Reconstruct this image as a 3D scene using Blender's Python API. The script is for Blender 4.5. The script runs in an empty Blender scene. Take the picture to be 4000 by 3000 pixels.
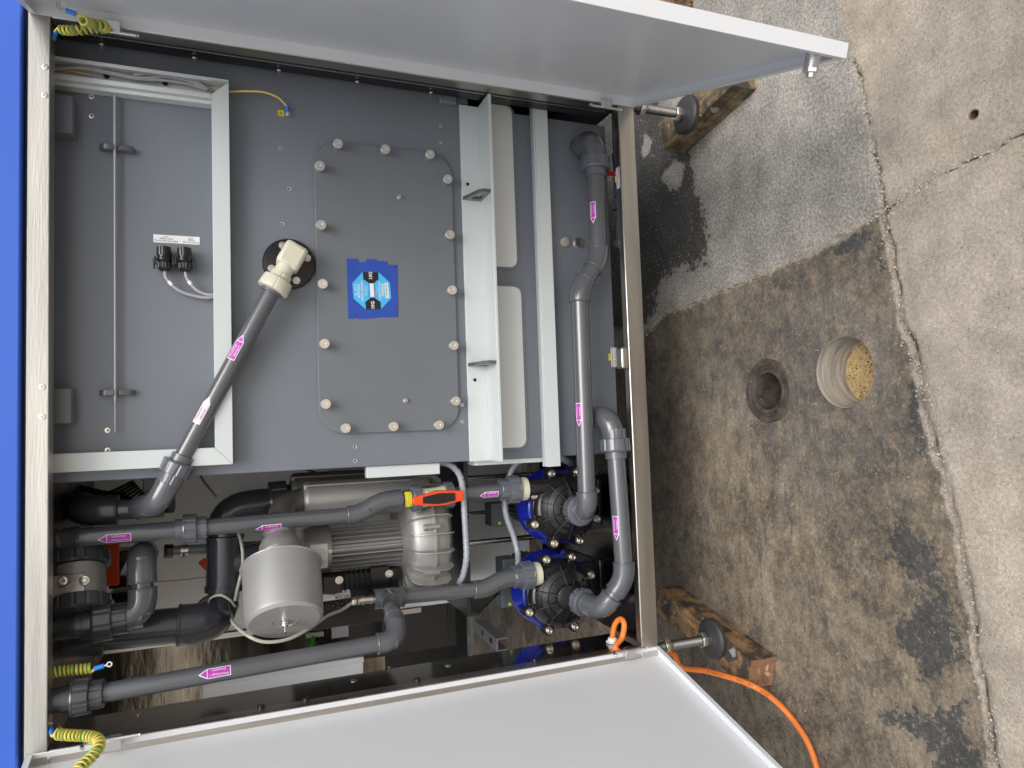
import bpy, bmesh, math, random
import numpy as np
from mathutils import Vector as V, Matrix
random.seed(7); rng = np.random.default_rng(5)
S = bpy.context.scene; COL = S.collection
# ------------------------------------------------------------------ camera, sky, sun, exposure
FPX = 2773.0
RM = np.array([[-0.03427187, 0.99769291, -0.05860286], [-0.37027180, -0.06714000, -0.92649394], [-0.92829103, -0.01005369, 0.37171856]])
CP = np.array([-0.14022927, -1.6927751, 1.0829627])
cam = bpy.data.cameras.new('camera'); co = bpy.data.objects.new('camera', cam); COL.objects.link(co)
cam.sensor_width = 36; cam.lens = 36*FPX/4000; cam.clip_start = .02; cam.clip_end = 500
M4 = Matrix([list(RM[i])+[CP[i]] for i in range(3)]+[[0, 0, 0, 1]]); co.matrix_world = M4
S.camera = co
w = bpy.data.worlds.new('World'); S.world = w; w.use_nodes = True
wn = w.node_tree.nodes; wl = w.node_tree.links
SUN_EL, SUN_AZ = math.radians(52), math.radians(166)      # azimuth from +Y towards +X
sky = wn.new('ShaderNodeTexSky'); sky.sky_type = 'NISHITA'; sky.sun_disc = False
sky.sun_elevation = SUN_EL; sky.sun_rotation = SUN_AZ; sky.air_density = 1.5; sky.dust_density = 4
hs = wn.new('ShaderNodeHueSaturation'); hs.inputs['Saturation'].default_value = .3
wl.new(sky.outputs[0], hs.inputs['Color']); wl.new(hs.outputs[0], wn['Background'].inputs[0])
wn['Background'].inputs[1].default_value = .13
sl = bpy.data.lights.new('sun', 'SUN'); sl.energy = 1.1; sl.angle = math.radians(35); sl.color = (1, .98, .95)
so = bpy.data.objects.new('sun', sl); COL.objects.link(so)
sd = V((math.sin(SUN_AZ)*math.cos(SUN_EL), math.cos(SUN_AZ)*math.cos(SUN_EL), math.sin(SUN_EL)))
so.rotation_euler = sd.to_track_quat('Z', 'Y').to_euler()
S.view_settings.view_transform = 'Standard'; S.view_settings.look = 'None'; S.view_settings.exposure = .45; S.view_settings.gamma = 1
S.render.engine = 'CYCLES'
# ------------------------------------------------------------------ measured points of the photographed place
def at(u, v, Y=None, X=None, Z=None):
    r = RM @ np.array([u-2000, -(v-1500), -FPX])
    k = (Y-CP[1])/r[1] if Y is not None else (X-CP[0])/r[0] if X is not None else (Z-CP[2])/r[2]
    return V(CP + r*k)
GZ = -.285
# ------------------------------------------------------------------ materials
MAT = {}
def mat(name, col, rough=.5, metal=0, spec=.5, var=.08, vscale=8, bump=0, bscale=200, rvar=.1, stretch=None, coat=0, trans=0, dirt_refl=0, dirt_refl_col=(.2, .17, .13)):
    m = bpy.data.materials.new(name); m.use_nodes = True; MAT[name] = m
    nt = m.node_tree; n = nt.nodes; l = nt.links; b = n['Principled BSDF']
    tc = n.new('ShaderNodeTexCoord'); mp = n.new('ShaderNodeMapping'); l.new(tc.outputs['Object'], mp.inputs[0])
    if stretch: mp.inputs['Scale'].default_value = stretch
    nz = n.new('ShaderNodeTexNoise'); nz.inputs['Scale'].default_value = vscale; nz.inputs['Detail'].default_value = 6; l.new(mp.outputs[0], nz.inputs[0])
    r = n.new('ShaderNodeValToRGB'); l.new(nz.outputs[0], r.inputs[0])
    r.color_ramp.elements[0].position = .3; r.color_ramp.elements[1].position = .7
    r.color_ramp.elements[0].color = [c*(1-var) for c in col]+[1]; r.color_ramp.elements[1].color = [min(1, c*(1+var)) for c in col]+[1]
    last = r.outputs[0]
    if dirt_refl:  # second tone: dirt, and on wavysteel the painted reflections
        n2 = n.new('ShaderNodeTexNoise'); n2.inputs['Scale'].default_value = vscale*1.7; n2.inputs['Detail'].default_value = 12; n2.inputs['Roughness'].default_value = .7; l.new(mp.outputs[0], n2.inputs[0])
        r2 = n.new('ShaderNodeValToRGB'); r2.color_ramp.elements[0].position = .52; r2.color_ramp.elements[1].position = .75; l.new(n2.outputs[0], r2.inputs[0])
        r2.color_ramp.elements[1].color = (dirt_refl, dirt_refl, dirt_refl, 1)
        mx = n.new('ShaderNodeMixRGB'); l.new(r2.outputs[0], mx.inputs[0]); l.new(last, mx.inputs[1]); mx.inputs[2].default_value = (*dirt_refl_col, 1); last = mx.outputs[0]
    l.new(last, b.inputs['Base Color'])
    mr = n.new('ShaderNodeMapRange'); mr.inputs['To Min'].default_value = max(.02, rough-rvar); mr.inputs['To Max'].default_value = min(1, rough+rvar)
    l.new(nz.outputs[0], mr.inputs[0]); l.new(mr.outputs[0], b.inputs['Roughness'])
    b.inputs['Metallic'].default_value = metal; b.inputs['Specular IOR Level'].default_value = spec
    if coat: b.inputs['Coat Weight'].default_value = coat; b.inputs['Coat Roughness'].default_value = .15
    if trans: b.inputs['Transmission Weight'].default_value = trans
    if bump:
        n3 = n.new('ShaderNodeTexNoise'); n3.inputs['Scale'].default_value = bscale; n3.inputs['Detail'].default_value = 4; l.new(mp.outputs[0], n3.inputs[0])
        bp = n.new('ShaderNodeBump'); bp.inputs['Strength'].default_value = bump; bp.inputs['Distance'].default_value = .002
        l.new(n3.outputs[0], bp.inputs['Height']); l.new(bp.outputs[0], b.inputs['Normal'])
    return m
mat('tank', (.158, .175, .203), .33, var=.05, vscale=3, bump=.03, bscale=60, dirt_refl=.08, dirt_refl_col=(.2, .21, .22))
mat('cover', (.142, .156, .174), .36, var=.04, vscale=4, bump=.03, bscale=60, dirt_refl=.06, dirt_refl_col=(.22, .22, .22))
mat('pvc', (.088, .093, .104), .2, var=.05, coat=.6, rvar=.06, dirt_refl=.08, dirt_refl_col=(.2, .2, .2))
mat('union', (.1, .107, .13), .24, var=.05, coat=.5, rvar=.05)
mat('pvcdark', (.045, .049, .058), .25, var=.06, coat=.3)
mat('ppgrey', (.56, .6, .6), .38, var=.02, vscale=4, bump=.02)
mat('beige', (.66, .67, .66), .45, var=.03)
mat('door', (.7, .715, .74), .33, var=.015, vscale=3, bump=.02, bscale=500, dirt_refl=.06, dirt_refl_col=(.5, .48, .45))
mat('blue', (.03, .115, .56), .35, var=.04, vscale=2)
mat('steel', (.56, .535, .495), .34, 1, var=.16, vscale=6, bump=.15, bscale=60, stretch=(.35, 5, 5), rvar=.12, dirt_refl=.25, dirt_refl_col=(.5, .4, .28))
mat('steelv', (.5, .47, .43), .3, 1, var=.16, vscale=6, bump=.12, bscale=60, stretch=(5, 5, .35), rvar=.12)
mat('mirror', (.36, .34, .32), .13, 1, var=.1, vscale=5, bump=.06, bscale=20, rvar=.06)
mat('tray', (.22, .21, .2), .2, 1, var=.15, vscale=7, bump=.08, bscale=15, rvar=.1, dirt_refl=.3, dirt_refl_col=(.2, .18, .15))
mat('wavysteel', (.22, .19, .155), .2, 1, var=.9, vscale=3, bump=.8, bscale=9, stretch=(1, 3, 4), rvar=.12, dirt_refl=.8, dirt_refl_col=(.05, .038, .028))  # brown streaks in the colour paint the ground reflected in the sheet
mat('zinc', (.72, .72, .72), .25, 1, var=.08)
mat('stud', (.2, .195, .185), .5, 1, var=.1)
mat('nickel', (.7, .66, .6), .3, 1, var=.06)
mat('knob', (.85, .81, .76), .3, 1, var=.05)
mat('cast', (.345, .34, .33), .42, .55, var=.05, vscale=20, bump=.2, bscale=700)
mat('castdark', (.2, .19, .175), .45, .7, var=.08, vscale=20, bump=.2, bscale=700)
mat('canister', (.38, .38, .375), .4, .4, var=.03)
mat('black', (.011, .011, .012), .27, var=.1)
mat('blackgloss', (.012, .012, .014), .16, var=.1)
mat('rubber', (.03, .03, .031), .55, var=.15, vscale=30, bump=.15, bscale=120)
mat('void', (.008, .008, .008), .8)
mat('bluepl', (.01, .02, .27), .22, var=.1, coat=.3)
mat('ivory', (.62, .6, .48), .4, var=.03)
mat('orange', (.75, .07, .012), .35, var=.05)
mat('orangecable', (.85, .22, .04), .45, var=.05)
mat('red', (.55, .01, .015), .3, var=.08)
mat('yellow', (.8, .68, .03), .45); mat('ywire', (.66, .52, .1), .4); mat('ygreen', (.14, .36, .05), .4); mat('ycable', (.72, .52, .14), .45)
mat('green', (.02, .4, .02), .5); mat('ferrule', (.02, .22, .7), .4)
mat('white', (.78, .78, .78), .5); mat('ink', (.012, .012, .015), .6); mat('inkgrey', (.035, .037, .042), .6)
mat('magenta', (.42, .03, .4), .4); mat('cyan', (.06, .45, .82), .35); mat('tape', (.02, .07, .38), .3, var=.08, vscale=30, bump=.1, bscale=40)
mat('labelpink', (.72, .6, .72), .5)
mat('cablegrey', (.38, .365, .39), .45); mat('spiral', (.3, .33, .38), .3, var=.1, coat=.3)
mat('clear', (.55, .55, .48), .2, var=.05, trans=.35)
mat('hose', (.2, .21, .24), .35, var=.1, coat=.3)
mat('sandm', (.42, .3, .14), .9, var=.35, vscale=250, bump=1, bscale=300)
mat('greywall', (.8, .8, .79), .5, var=.03, vscale=3)
mat('boxgrey', (.1, .125, .13), .4)
mat('silver', (.6, .62, .65), .3, .3)
def wood_mat(name, base, dark, end):
    m = bpy.data.materials.new(name); m.use_nodes = True; MAT[name] = m
    nt = m.node_tree; n = nt.nodes; l = nt.links; b = n['Principled BSDF']
    tc = n.new('ShaderNodeTexCoord'); mp = n.new('ShaderNodeMapping'); mp.inputs['Scale'].default_value = (1.2, 14, 14); l.new(tc.outputs['Object'], mp.inputs[0])
    n1 = n.new('ShaderNodeTexNoise'); n1.inputs['Scale'].default_value = 6; n1.inputs['Detail'].default_value = 8; n1.inputs['Distortion'].default_value = 1.2; l.new(mp.outputs[0], n1.inputs[0])
    r = n.new('ShaderNodeValToRGB'); l.new(n1.outputs[0], r.inputs[0]); e = r.color_ramp.elements
    e[0].position = .35; e[0].color = (*[c*.45 for c in base], 1); e[1].position = .62; e[1].color = (*base, 1)
    n2 = n.new('ShaderNodeTexNoise'); n2.inputs['Scale'].default_value = 16; n2.inputs['Detail'].default_value = 10; n2.inputs['Roughness'].default_value = .65; l.new(tc.outputs['Object'], n2.inputs[0])
    r2 = n.new('ShaderNodeValToRGB'); l.new(n2.outputs[0], r2.inputs[0]); r2.color_ramp.elements[0].position = .44; r2.color_ramp.elements[1].position = .58
    mx = n.new('ShaderNodeMixRGB'); l.new(r2.outputs[0], mx.inputs[0]); l.new(r.outputs[0], mx.inputs[1]); mx.inputs[2].default_value = (*dark, 1)
    n4 = n.new('ShaderNodeTexNoise'); n4.inputs['Scale'].default_value = 22; n4.inputs['Detail'].default_value = 12; l.new(tc.outputs['Object'], n4.inputs[0])
    r4 = n.new('ShaderNodeValToRGB'); l.new(n4.outputs[0], r4.inputs[0]); r4.color_ramp.elements[0].position = .62; r4.color_ramp.elements[1].position = .66
    mx2 = n.new('ShaderNodeMixRGB'); l.new(r4.outputs[0], mx2.inputs[0]); l.new(mx.outputs[0], mx2.inputs[1]); mx2.inputs[2].default_value = (*end, 1)
    l.new(mx2.outputs[0], b.inputs['Base Color']); b.inputs['Roughness'].default_value = .75
    bp = n.new('ShaderNodeBump'); bp.inputs['Strength'].default_value = .6; bp.inputs['Distance'].default_value = .003; l.new(n1.outputs[0], bp.inputs['Height']); l.new(bp.outputs[0], b.inputs['Normal'])
wood_mat('woodorange', (.37, .215, .095), (.045, .035, .028), (.25, .26, .27))
wood_mat('woodbrown', (.27, .19, .1), (.06, .045, .03), (.33, .27, .17))
wood_mat('woodend', (.44, .24, .12), (.2, .1, .05), (.5, .38, .25))
# ------------------------------------------------------------------ mesh helpers
def frame(d):
    d = V(d).normalized(); a = V((0, 0, 1)) if abs(d.z) < .9 else V((0, 1, 0))
    x = a.cross(d).normalized(); return x, d.cross(x).normalized(), d
class MB:
    def __init__(s): s.v = []; s.f = []; s.m = []
    def add(s, vs, fs, mi=0):
        o = len(s.v); s.v += [tuple(p) for p in vs]; s.f += [tuple(i+o for i in f) for f in fs]; s.m += [mi]*len(fs); return s
    def box(s, x0, x1, y0, y1, z0, z1, mi=0):
        return s.hexa([V((x, y, z)) for z in (z0, z1) for y in (y0, y1) for x in (x0, x1)], mi)
    def hexa(s, p, mi=0):
        return s.add(p, [(0, 2, 3, 1), (4, 5, 7, 6), (0, 1, 5, 4), (2, 6, 7, 3), (0, 4, 6, 2), (1, 3, 7, 5)], mi)
    def obox(s, c, ax, ay, az, mi=0):     # centre + half-axis vectors
        c, ax, ay, az = V(c), V(ax), V(ay), V(az)
        return s.hexa([c+ax*i+ay*j+az*k for k in (-1, 1) for j in (-1, 1) for i in (-1, 1)], mi)
    def lathe(s, p0, d, prof, seg=40, mod=None, mi=0, cap=True):
        x, y, z = frame(d); p0 = V(p0); vs = []; n = len(prof)
        for i, (t, r) in enumerate(prof):
            for k in range(seg):
                a = 2*math.pi*k/seg; rr = mod(i, a, r) if mod else r
                vs.append(p0+z*t+(x*math.cos(a)+y*math.sin(a))*rr)
        fs = [(i*seg+k, i*seg+(k+1) % seg, (i+1)*seg+(k+1) % seg, (i+1)*seg+k) for i in range(n-1) for k in range(seg)]
        if cap: fs += [tuple(range(seg-1, -1, -1)), tuple((n-1)*seg+k for k in range(seg))]
        return s.add(vs, fs, mi)
    def cyl(s, a, b, r, r2=None, seg=32, mi=0):
        a, b = V(a), V(b); return s.lathe(a, b-a, [(0, r), ((b-a).length, r if r2 is None else r2)], seg, mi=mi)
    def tube(s, pts, r, seg=12, mi=0, mis=None, cap=True):
        pts = [V(p) for p in pts]; n = len(pts); vs = []
        T = [(pts[min(i+1, n-1)]-pts[max(i-1, 0)]).normalized() for i in range(n)]
        x = frame(T[0])[0]
        for i in range(n):
            x = (x-T[i]*x.dot(T[i])).normalized(); y = T[i].cross(x); rr = r[i] if isinstance(r, (list, tuple)) else r
            vs += [pts[i]+(x*math.cos(2*math.pi*k/seg)+y*math.sin(2*math.pi*k/seg))*rr for k in range(seg)]
        o = len(s.f)
        s.add(vs, [(i*seg+k, i*seg+(k+1) % seg, (i+1)*seg+(k+1) % seg, (i+1)*seg+k) for i in range(n-1) for k in range(seg)], mi)
        if mis:
            for i in range(n-1):
                for k in range(seg): s.m[o+i*seg+k] = mis[k % len(mis)]
        if cap: s.add(vs[:seg][::-1], [tuple(range(seg))], mi); s.add(vs[-seg:], [tuple(range(seg))], mi)
        return s
    def prism(s, poly, d, mi=0):
        poly = [V(p) for p in poly]; d = V(d); n = len(poly)
        return s.add(poly+[p+d for p in poly], [tuple(range(n-1, -1, -1)), tuple(range(n, 2*n))]+[(i, (i+1) % n, n+(i+1) % n, n+i) for i in range(n)], mi)
    def flat(s, poly, mi=0): return s.add(poly, [tuple(range(len(poly)))], mi)
    def sphere(s, c, r, seg=12, sc=(1, 1, 1), mi=0):
        c = V(c); vs = []; h = seg//2
        for i in range(1, h):
            for k in range(seg):
                a = math.pi*i/h; b = 2*math.pi*k/seg
                vs.append(c+V((math.sin(a)*math.cos(b)*sc[0], math.sin(a)*math.sin(b)*sc[1], math.cos(a)*sc[2]))*r)
        t = len(vs); vs += [c+V((0, 0, r*sc[2])), c-V((0, 0, r*sc[2]))]
        fs = [(i*seg+k, (i+1)*seg+k, (i+1)*seg+(k+1) % seg, i*seg+(k+1) % seg) for i in range(h-2) for k in range(seg)]
        fs += [(t, k, (k+1) % seg) for k in range(seg)]+[(t+1, (h-2)*seg+(k+1) % seg, (h-2)*seg+k) for k in range(seg)]
        return s.add(vs, fs, mi)
    def build(s, name, m, parent=None, bevel=0, ang=35, seg=2):
        me = bpy.data.meshes.new(name); me.from_pydata(s.v, [], s.f)
        for k in (m if isinstance(m, (list, tuple)) else [m]): me.materials.append(MAT[k])
        me.polygons.foreach_set('material_index', s.m); me.polygons.foreach_set('use_smooth', [True]*len(s.f)); me.update()
        bm = bmesh.new(); bm.from_mesh(me); bmesh.ops.recalc_face_normals(bm, faces=bm.faces); bm.to_mesh(me); bm.free()
        me.set_sharp_from_angle(angle=math.radians(ang))
        o = bpy.data.objects.new(name, me); COL.objects.link(o)
        if parent is not None: attach(o, parent)
        if bevel:
            b = o.modifiers.new('bevel', 'BEVEL'); b.width = bevel; b.segments = seg; b.limit_method = 'ANGLE'; b.angle_limit = math.radians(40)
            b.harden_normals = False
        return o
def attach(o, parent):
    o.parent = parent; o.matrix_parent_inverse = Matrix.Translation(-(parent['_w'] and V(parent['_w'])) if '_w' in parent else V((0, 0, 0)))
def thing(name, label, cat, loc=(0, 0, 0), group=None, kind=None):
    o = bpy.data.objects.new(name, None); COL.objects.link(o); o.location = loc; o.empty_display_size = .02
    o['_w'] = list(V(loc)); return tag(o, label, cat, group, kind)
def tag(o, label=None, cat=None, group=None, kind=None):
    if label: o['label'] = label
    if cat: o['category'] = cat
    if group: o['group'] = group
    if kind: o['kind'] = kind
    return o
def sub(o):            # a mesh part that takes sub-parts (origin stays at its parent's)
    return o
def attach_sub(o, parent): o.parent = parent; o.matrix_parent_inverse = Matrix.Identity(4)
_att = attach
def attach(o, parent):
    if '_w' in parent.keys():
        o.parent = parent; o.matrix_parent_inverse = Matrix.Translation(-V(list(parent['_w'])))
    else:
        o.parent = parent; o.matrix_parent_inverse = Matrix.Identity(4)
def cat_rom(P, n=10):
    P = [V(p) for p in P]; P = [P[0]*2-P[1]]+P+[P[-1]*2-P[-2]]; out = []
    for i in range(1, len(P)-2):
        a, b, c, d = P[i-1:i+3]
        for k in range(n):
            t = k/n; out.append(.5*((2*b)+(c-a)*t+(2*a-5*b+4*c-d)*t*t+(3*b-a-3*c+d)*t**3))
    return out+[P[-2]]
_tx = {}
def text_mesh(s, size=1, bold=False):
    cu = bpy.data.curves.new('t', 'FONT'); cu.body = s; cu.size = 1; cu.align_x = 'CENTER'; cu.align_y = 'CENTER'; cu.resolution_u = 2
    if bold: cu.offset = .02
    o = bpy.data.objects.new('t', cu); COL.objects.link(o); bpy.context.view_layer.update()
    me = bpy.data.meshes.new_from_object(o.evaluated_get(bpy.context.evaluated_depsgraph_get()))
    vs = [(p.co.x*size, p.co.y*size) for p in me.vertices]; fs = [tuple(p.vertices) for p in me.polygons]
    bpy.data.objects.remove(o); bpy.data.meshes.remove(me); bpy.data.curves.remove(cu); return vs, fs
def put_text(mb, s, c, rx, up, size, mi=0, bold=False, width=None):
    vs, fs = text_mesh(s, size, bold); rx = V(rx).normalized(); up = V(up).normalized(); c = V(c)
    if width:
        xs = [p[0] for p in vs]; k = width/(max(xs)-min(xs)); vs = [(p[0]*k, p[1]) for p in vs]
    mb.add([c+rx*x+up*y for x, y in vs], fs, mi)
def wrap(c, axd, out, r):     # map (s along axis, t around) onto a pipe wall; out = outward direction of t=0
    axd = V(axd).normalized(); out = V(out); out = (out-axd*out.dot(axd)).normalized(); side = out.cross(axd)
    return lambda s, t, h=0: V(c)+axd*s+(out*math.cos(t/r)+side*math.sin(t/r))*(r+h)
def view_out(p): return (V(CP)-V(p)).normalized()
def AL(parent, c, a, b, *k, **kw):
    a, b = V(a), V(b); d = (b-a).normalized(); return arrow_label(parent, a+d*(V(c)-a).dot(d), d, *k, **kw)
def arrow_label(parent, c, axd, r, L, W, flip=False, rot=0, mats=('white', 'magenta'), txt=('Waschlauge /', 'detergent'), ink='white'):
    """sticker wrapped round a pipe; axd = direction the arrow points; flip = text reads towards the arrow tip"""
    axd = V(axd).normalized(); out = view_out(c)
    if rot: out = Matrix.Rotation(rot, 3, axd) @ out
    W_ = wrap(c, axd, out, r)
    def shape(mb, x0, x1, y0, y1, h, mi):
        nx, ny = 2, 8; vs = [W_(x0+(x1-x0)*i/nx, y0+(y1-y0)*j/ny, h) for i in range(nx+1) for j in range(ny+1)]
        mb.add(vs, [(i*(ny+1)+j, (i+1)*(ny+1)+j, (i+1)*(ny+1)+j+1, i*(ny+1)+j+1) for i in range(nx) for j in range(ny)], mi)
    def tri(mb, x0, x1, hw, h, mi):
        nx = 4; vs = []; 
        for i in range(nx+1):
            f = i/nx; k = hw*(1-f)
            vs += [W_(x0+(x1-x0)*f, -k+2*k*j/6, h) for j in range(7)]
        mb.add(vs, [(i*7+j, (i+1)*7+j, (i+1)*7+j+1, i*7+j+1) for i in range(nx) for j in range(6)], mi)
    mb = MB(); a = L*.27; e = .0017
    shape(mb, -L/2, L/2-a, -W/2, W/2, .0005, 0); tri(mb, L/2-a, L/2, W/2, .0005, 0)
    shape(mb, -L/2+e, L/2-a-e*.6, -W/2+e, W/2-e, .0009, 1); tri(mb, L/2-a+e*.4, L/2-e*2, W/2-e*1.5, .0009, 1)
    o = mb.build('arrow_label', mats, parent)
    tb = MB(); sg = 1 if flip else -1
    for k, s in enumerate(txt):
        vs, fs = text_mesh(s, W*.3); xs = [p[0] for p in vs]; wd = max(xs)-min(xs); kk = min(1.2, (L-a)*.82/wd); cx = -a/2
        off = (W*.2 if k == 0 else -W*.22)
        tb.add([W_(cx+sg*x*kk, sg*(y+off), .0013) for x, y in vs], fs)
    tb.build('lettering', ink, o)
    return o
# fittings ---------------------------------------------------------
def elbow_path(c, a, b, L, t, n=8):
    c, a, b = V(c), V(a), V(b); da = (a-c).normalized(); db = (b-c).normalized()
    p0, p1 = c+da*t, c+db*t; out = [c+da*L] if L > t*1.02 else []
    for i in range(n+1):
        k = i/n; out.append(p0*(1-k)**2+c*2*k*(1-k)+p1*k*k)
    if L > t*1.02: out.append(c+db*L)
    return out
def elbow(parent, c, a, b, r, L=None, t=None, m='pvc', name='elbow', k=1.2, lips=(1, 1)):
    L = L or r*2.6; t = t or r*1.3; pts = elbow_path(c, a, b, L, min(t, L*.98)); R = r*k
    # denser straight sockets
    mb = MB(); mb.tube(pts, R, 28)
    for (p, q), on in zip(((pts[0], pts[1]), (pts[-1], pts[-2])), lips):
        if on:
            d = (q-p).normalized(); mb.lathe(p-d*.0008, d, [(0, R*.985), (.0015, R*1.035), (r*.16, R*1.035), (r*.2, R*1.0)], 28)
    return mb.build(name, m, parent, ang=50)
def union(parent, c, d, r, m='union', name='union_nut', k=1.0, n=9, flip=1, mat2=None):
    """ribbed coupling: thin collar, big ribbed nut, ribbed end collar along d"""
    d = V(d).normalized()*flip; c = V(c)
    def mod(n_, lo, hi, depth):
        def f(i, a, rr):
            if lo <= i <= hi and (a*n_/(2*math.pi)) % 1 > .72: return rr-depth
            return rr
        return f
    mb = MB(); R = r*1.72*k
    mb.lathe(c-d*r*1.55, d, [(0, r*1.04), (.001, r*1.2), (r*.85, r*1.22)], 36)
    mb.lathe(c-d*r*.75, d, [(0, R*.9), (.0015, R*.97), (r*.2, R), (r*.24, R*.985), (r*1.4, R*.97), (r*1.46, R*.92), (r*1.48, r*1.1)], 108, mod(n, 3, 4, r*.07))
    mb.lathe(c+d*r*.72, d, [(0, r*1.3*k), (r*1.0, r*1.3*k), (r*1.06, r*1.26*k), (r*1.08, r*1.02)], 96, mod(n, 0, 1, r*.06))
    return mb.build(name, m, parent, ang=28)
def pipe(parent, a, b, r, m='pvc', name='pipe'):
    o = MB().cyl(a, b, r, seg=40).build(name, m, parent)
    return o
def hexnut(mb, c, d, r, h, mi=0): mb.lathe(c, d, [(0, r*.93), (h*.12, r), (h*.88, r), (h, r*.93)], 6, mi=mi)
def screw(parent, c, d, r, h=.002, name='screw', m='nickel', socket=True):
    d = V(d).normalized(); mb = MB(); mb.lathe(V(c)-d*.001, d, [(0, r), (h+.0008, r), (h+.001, r*.9), (h+.001, r*.42), (h*.2, r*.38)] if socket else [(0, r), (h, r), (h+.001, r*.8)], 18)
    return mb.build(name, m, parent)
NY = V((0, -1, 0)); XX = V((1, 0, 0)); ZZ = V((0, 0, 1))
# ------------------------------------------------------------------ ground
def vnoise(x, y, s, seed=0):
    r = np.random.default_rng(seed).random((257, 257)); X = x*s; Y = y*s; xi = np.floor(X).astype(int); yi = np.floor(Y).astype(int)
    fx = X-xi; fy = Y-yi; fx = fx*fx*(3-2*fx); fy = fy*fy*(3-2*fy); g = lambda a, b: r[a % 257, b % 257]
    return (g(xi, yi)*(1-fx)+g(xi+1, yi)*fx)*(1-fy)+(g(xi, yi+1)*(1-fx)+g(xi+1, yi+1)*fx)*fy
def fnoise(x, y, s, oct=4, seed=0): return sum(vnoise(x, y, s*2**i, seed+i)*.5**i for i in range(oct))/sum(.5**i for i in range(oct))
def segdist(x, y, P):
    d = np.full(x.shape, 9.0)
    for (a, b), (c, e) in zip(P[:-1], P[1:]):
        ux, uy = c-a, e-b; t = np.clip(((x-a)*ux+(y-b)*uy)/(ux*ux+uy*uy), 0, 1)
        d = np.minimum(d, np.hypot(x-a-ux*t, y-b-uy*t))
    return d
def inside(x, y, P):
    r = np.zeros(x.shape, bool); n = len(P)
    for i in range(n):
        (a, b), (c, e) = P[i], P[(i+1) % n]
        cond = ((b > y) != (e > y)); xin = (c-a)*(y-b)/((e-b) if e != b else 1e-9)+a; r ^= cond & (x < xin)
    return r
def gp(L): return [tuple(at(u, v, Z=GZ)[:2]) for u, v in L]
def soft(x, y, P, wd):
    d = segdist(x, y, P+[P[0]]); sgn = np.where(inside(x, y, P), 1, -1); return np.clip(.5+sgn*d/(2*wd), 0, 1)
J1 = gp([(3270, -60), (3283, 40), (3300, 120), (3325, 215), (3345, 300), (3372, 420), (3395, 520), (3425, 640), (3455, 830), (3475, 960), (3500, 1120), (3540, 1290), (3590, 1440), (3625, 1600), (3675, 1800), (3735, 2050), (3780, 2300), (3810, 2500), (3850, 2700), (3880, 2850), (3910, 3060)])
J2 = gp([(3455, 830), (3330, 890), (3190, 975), (3060, 1030), (2960, 1080), (2830, 1130), (2700, 1190), (2600, 1225), (2520, 1310)])
J3 = gp([(3455, 830), (3560, 755), (3700, 675), (3850, 600), (3975, 530), (4060, 500)])
e1, e2 = J1[0], J1[-1]; j2e = J2[-1]; dj = (V(j2e)-V(J2[-2])).normalized(); J2x = J2+[tuple(V(j2e)+dj*3)]
DX = (V(e1)-V(J1[1])).normalized(); J1x = [tuple(V(e1)+DX*3)]+J1+[tuple(V(e2)+(V(e2)-V(J1[-2])).normalized()*3)]
J3x = J3+[tuple(V(J3[-1])+(V(J3[-1])-V(J3[-2])).normalized()*3)]
H1c = at(2998, 1528, Z=GZ); H2c = at(3297, 1452, Z=GZ); H1r = .052; H2r = .086; H3c = at(3805, 447, Z=GZ)
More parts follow.
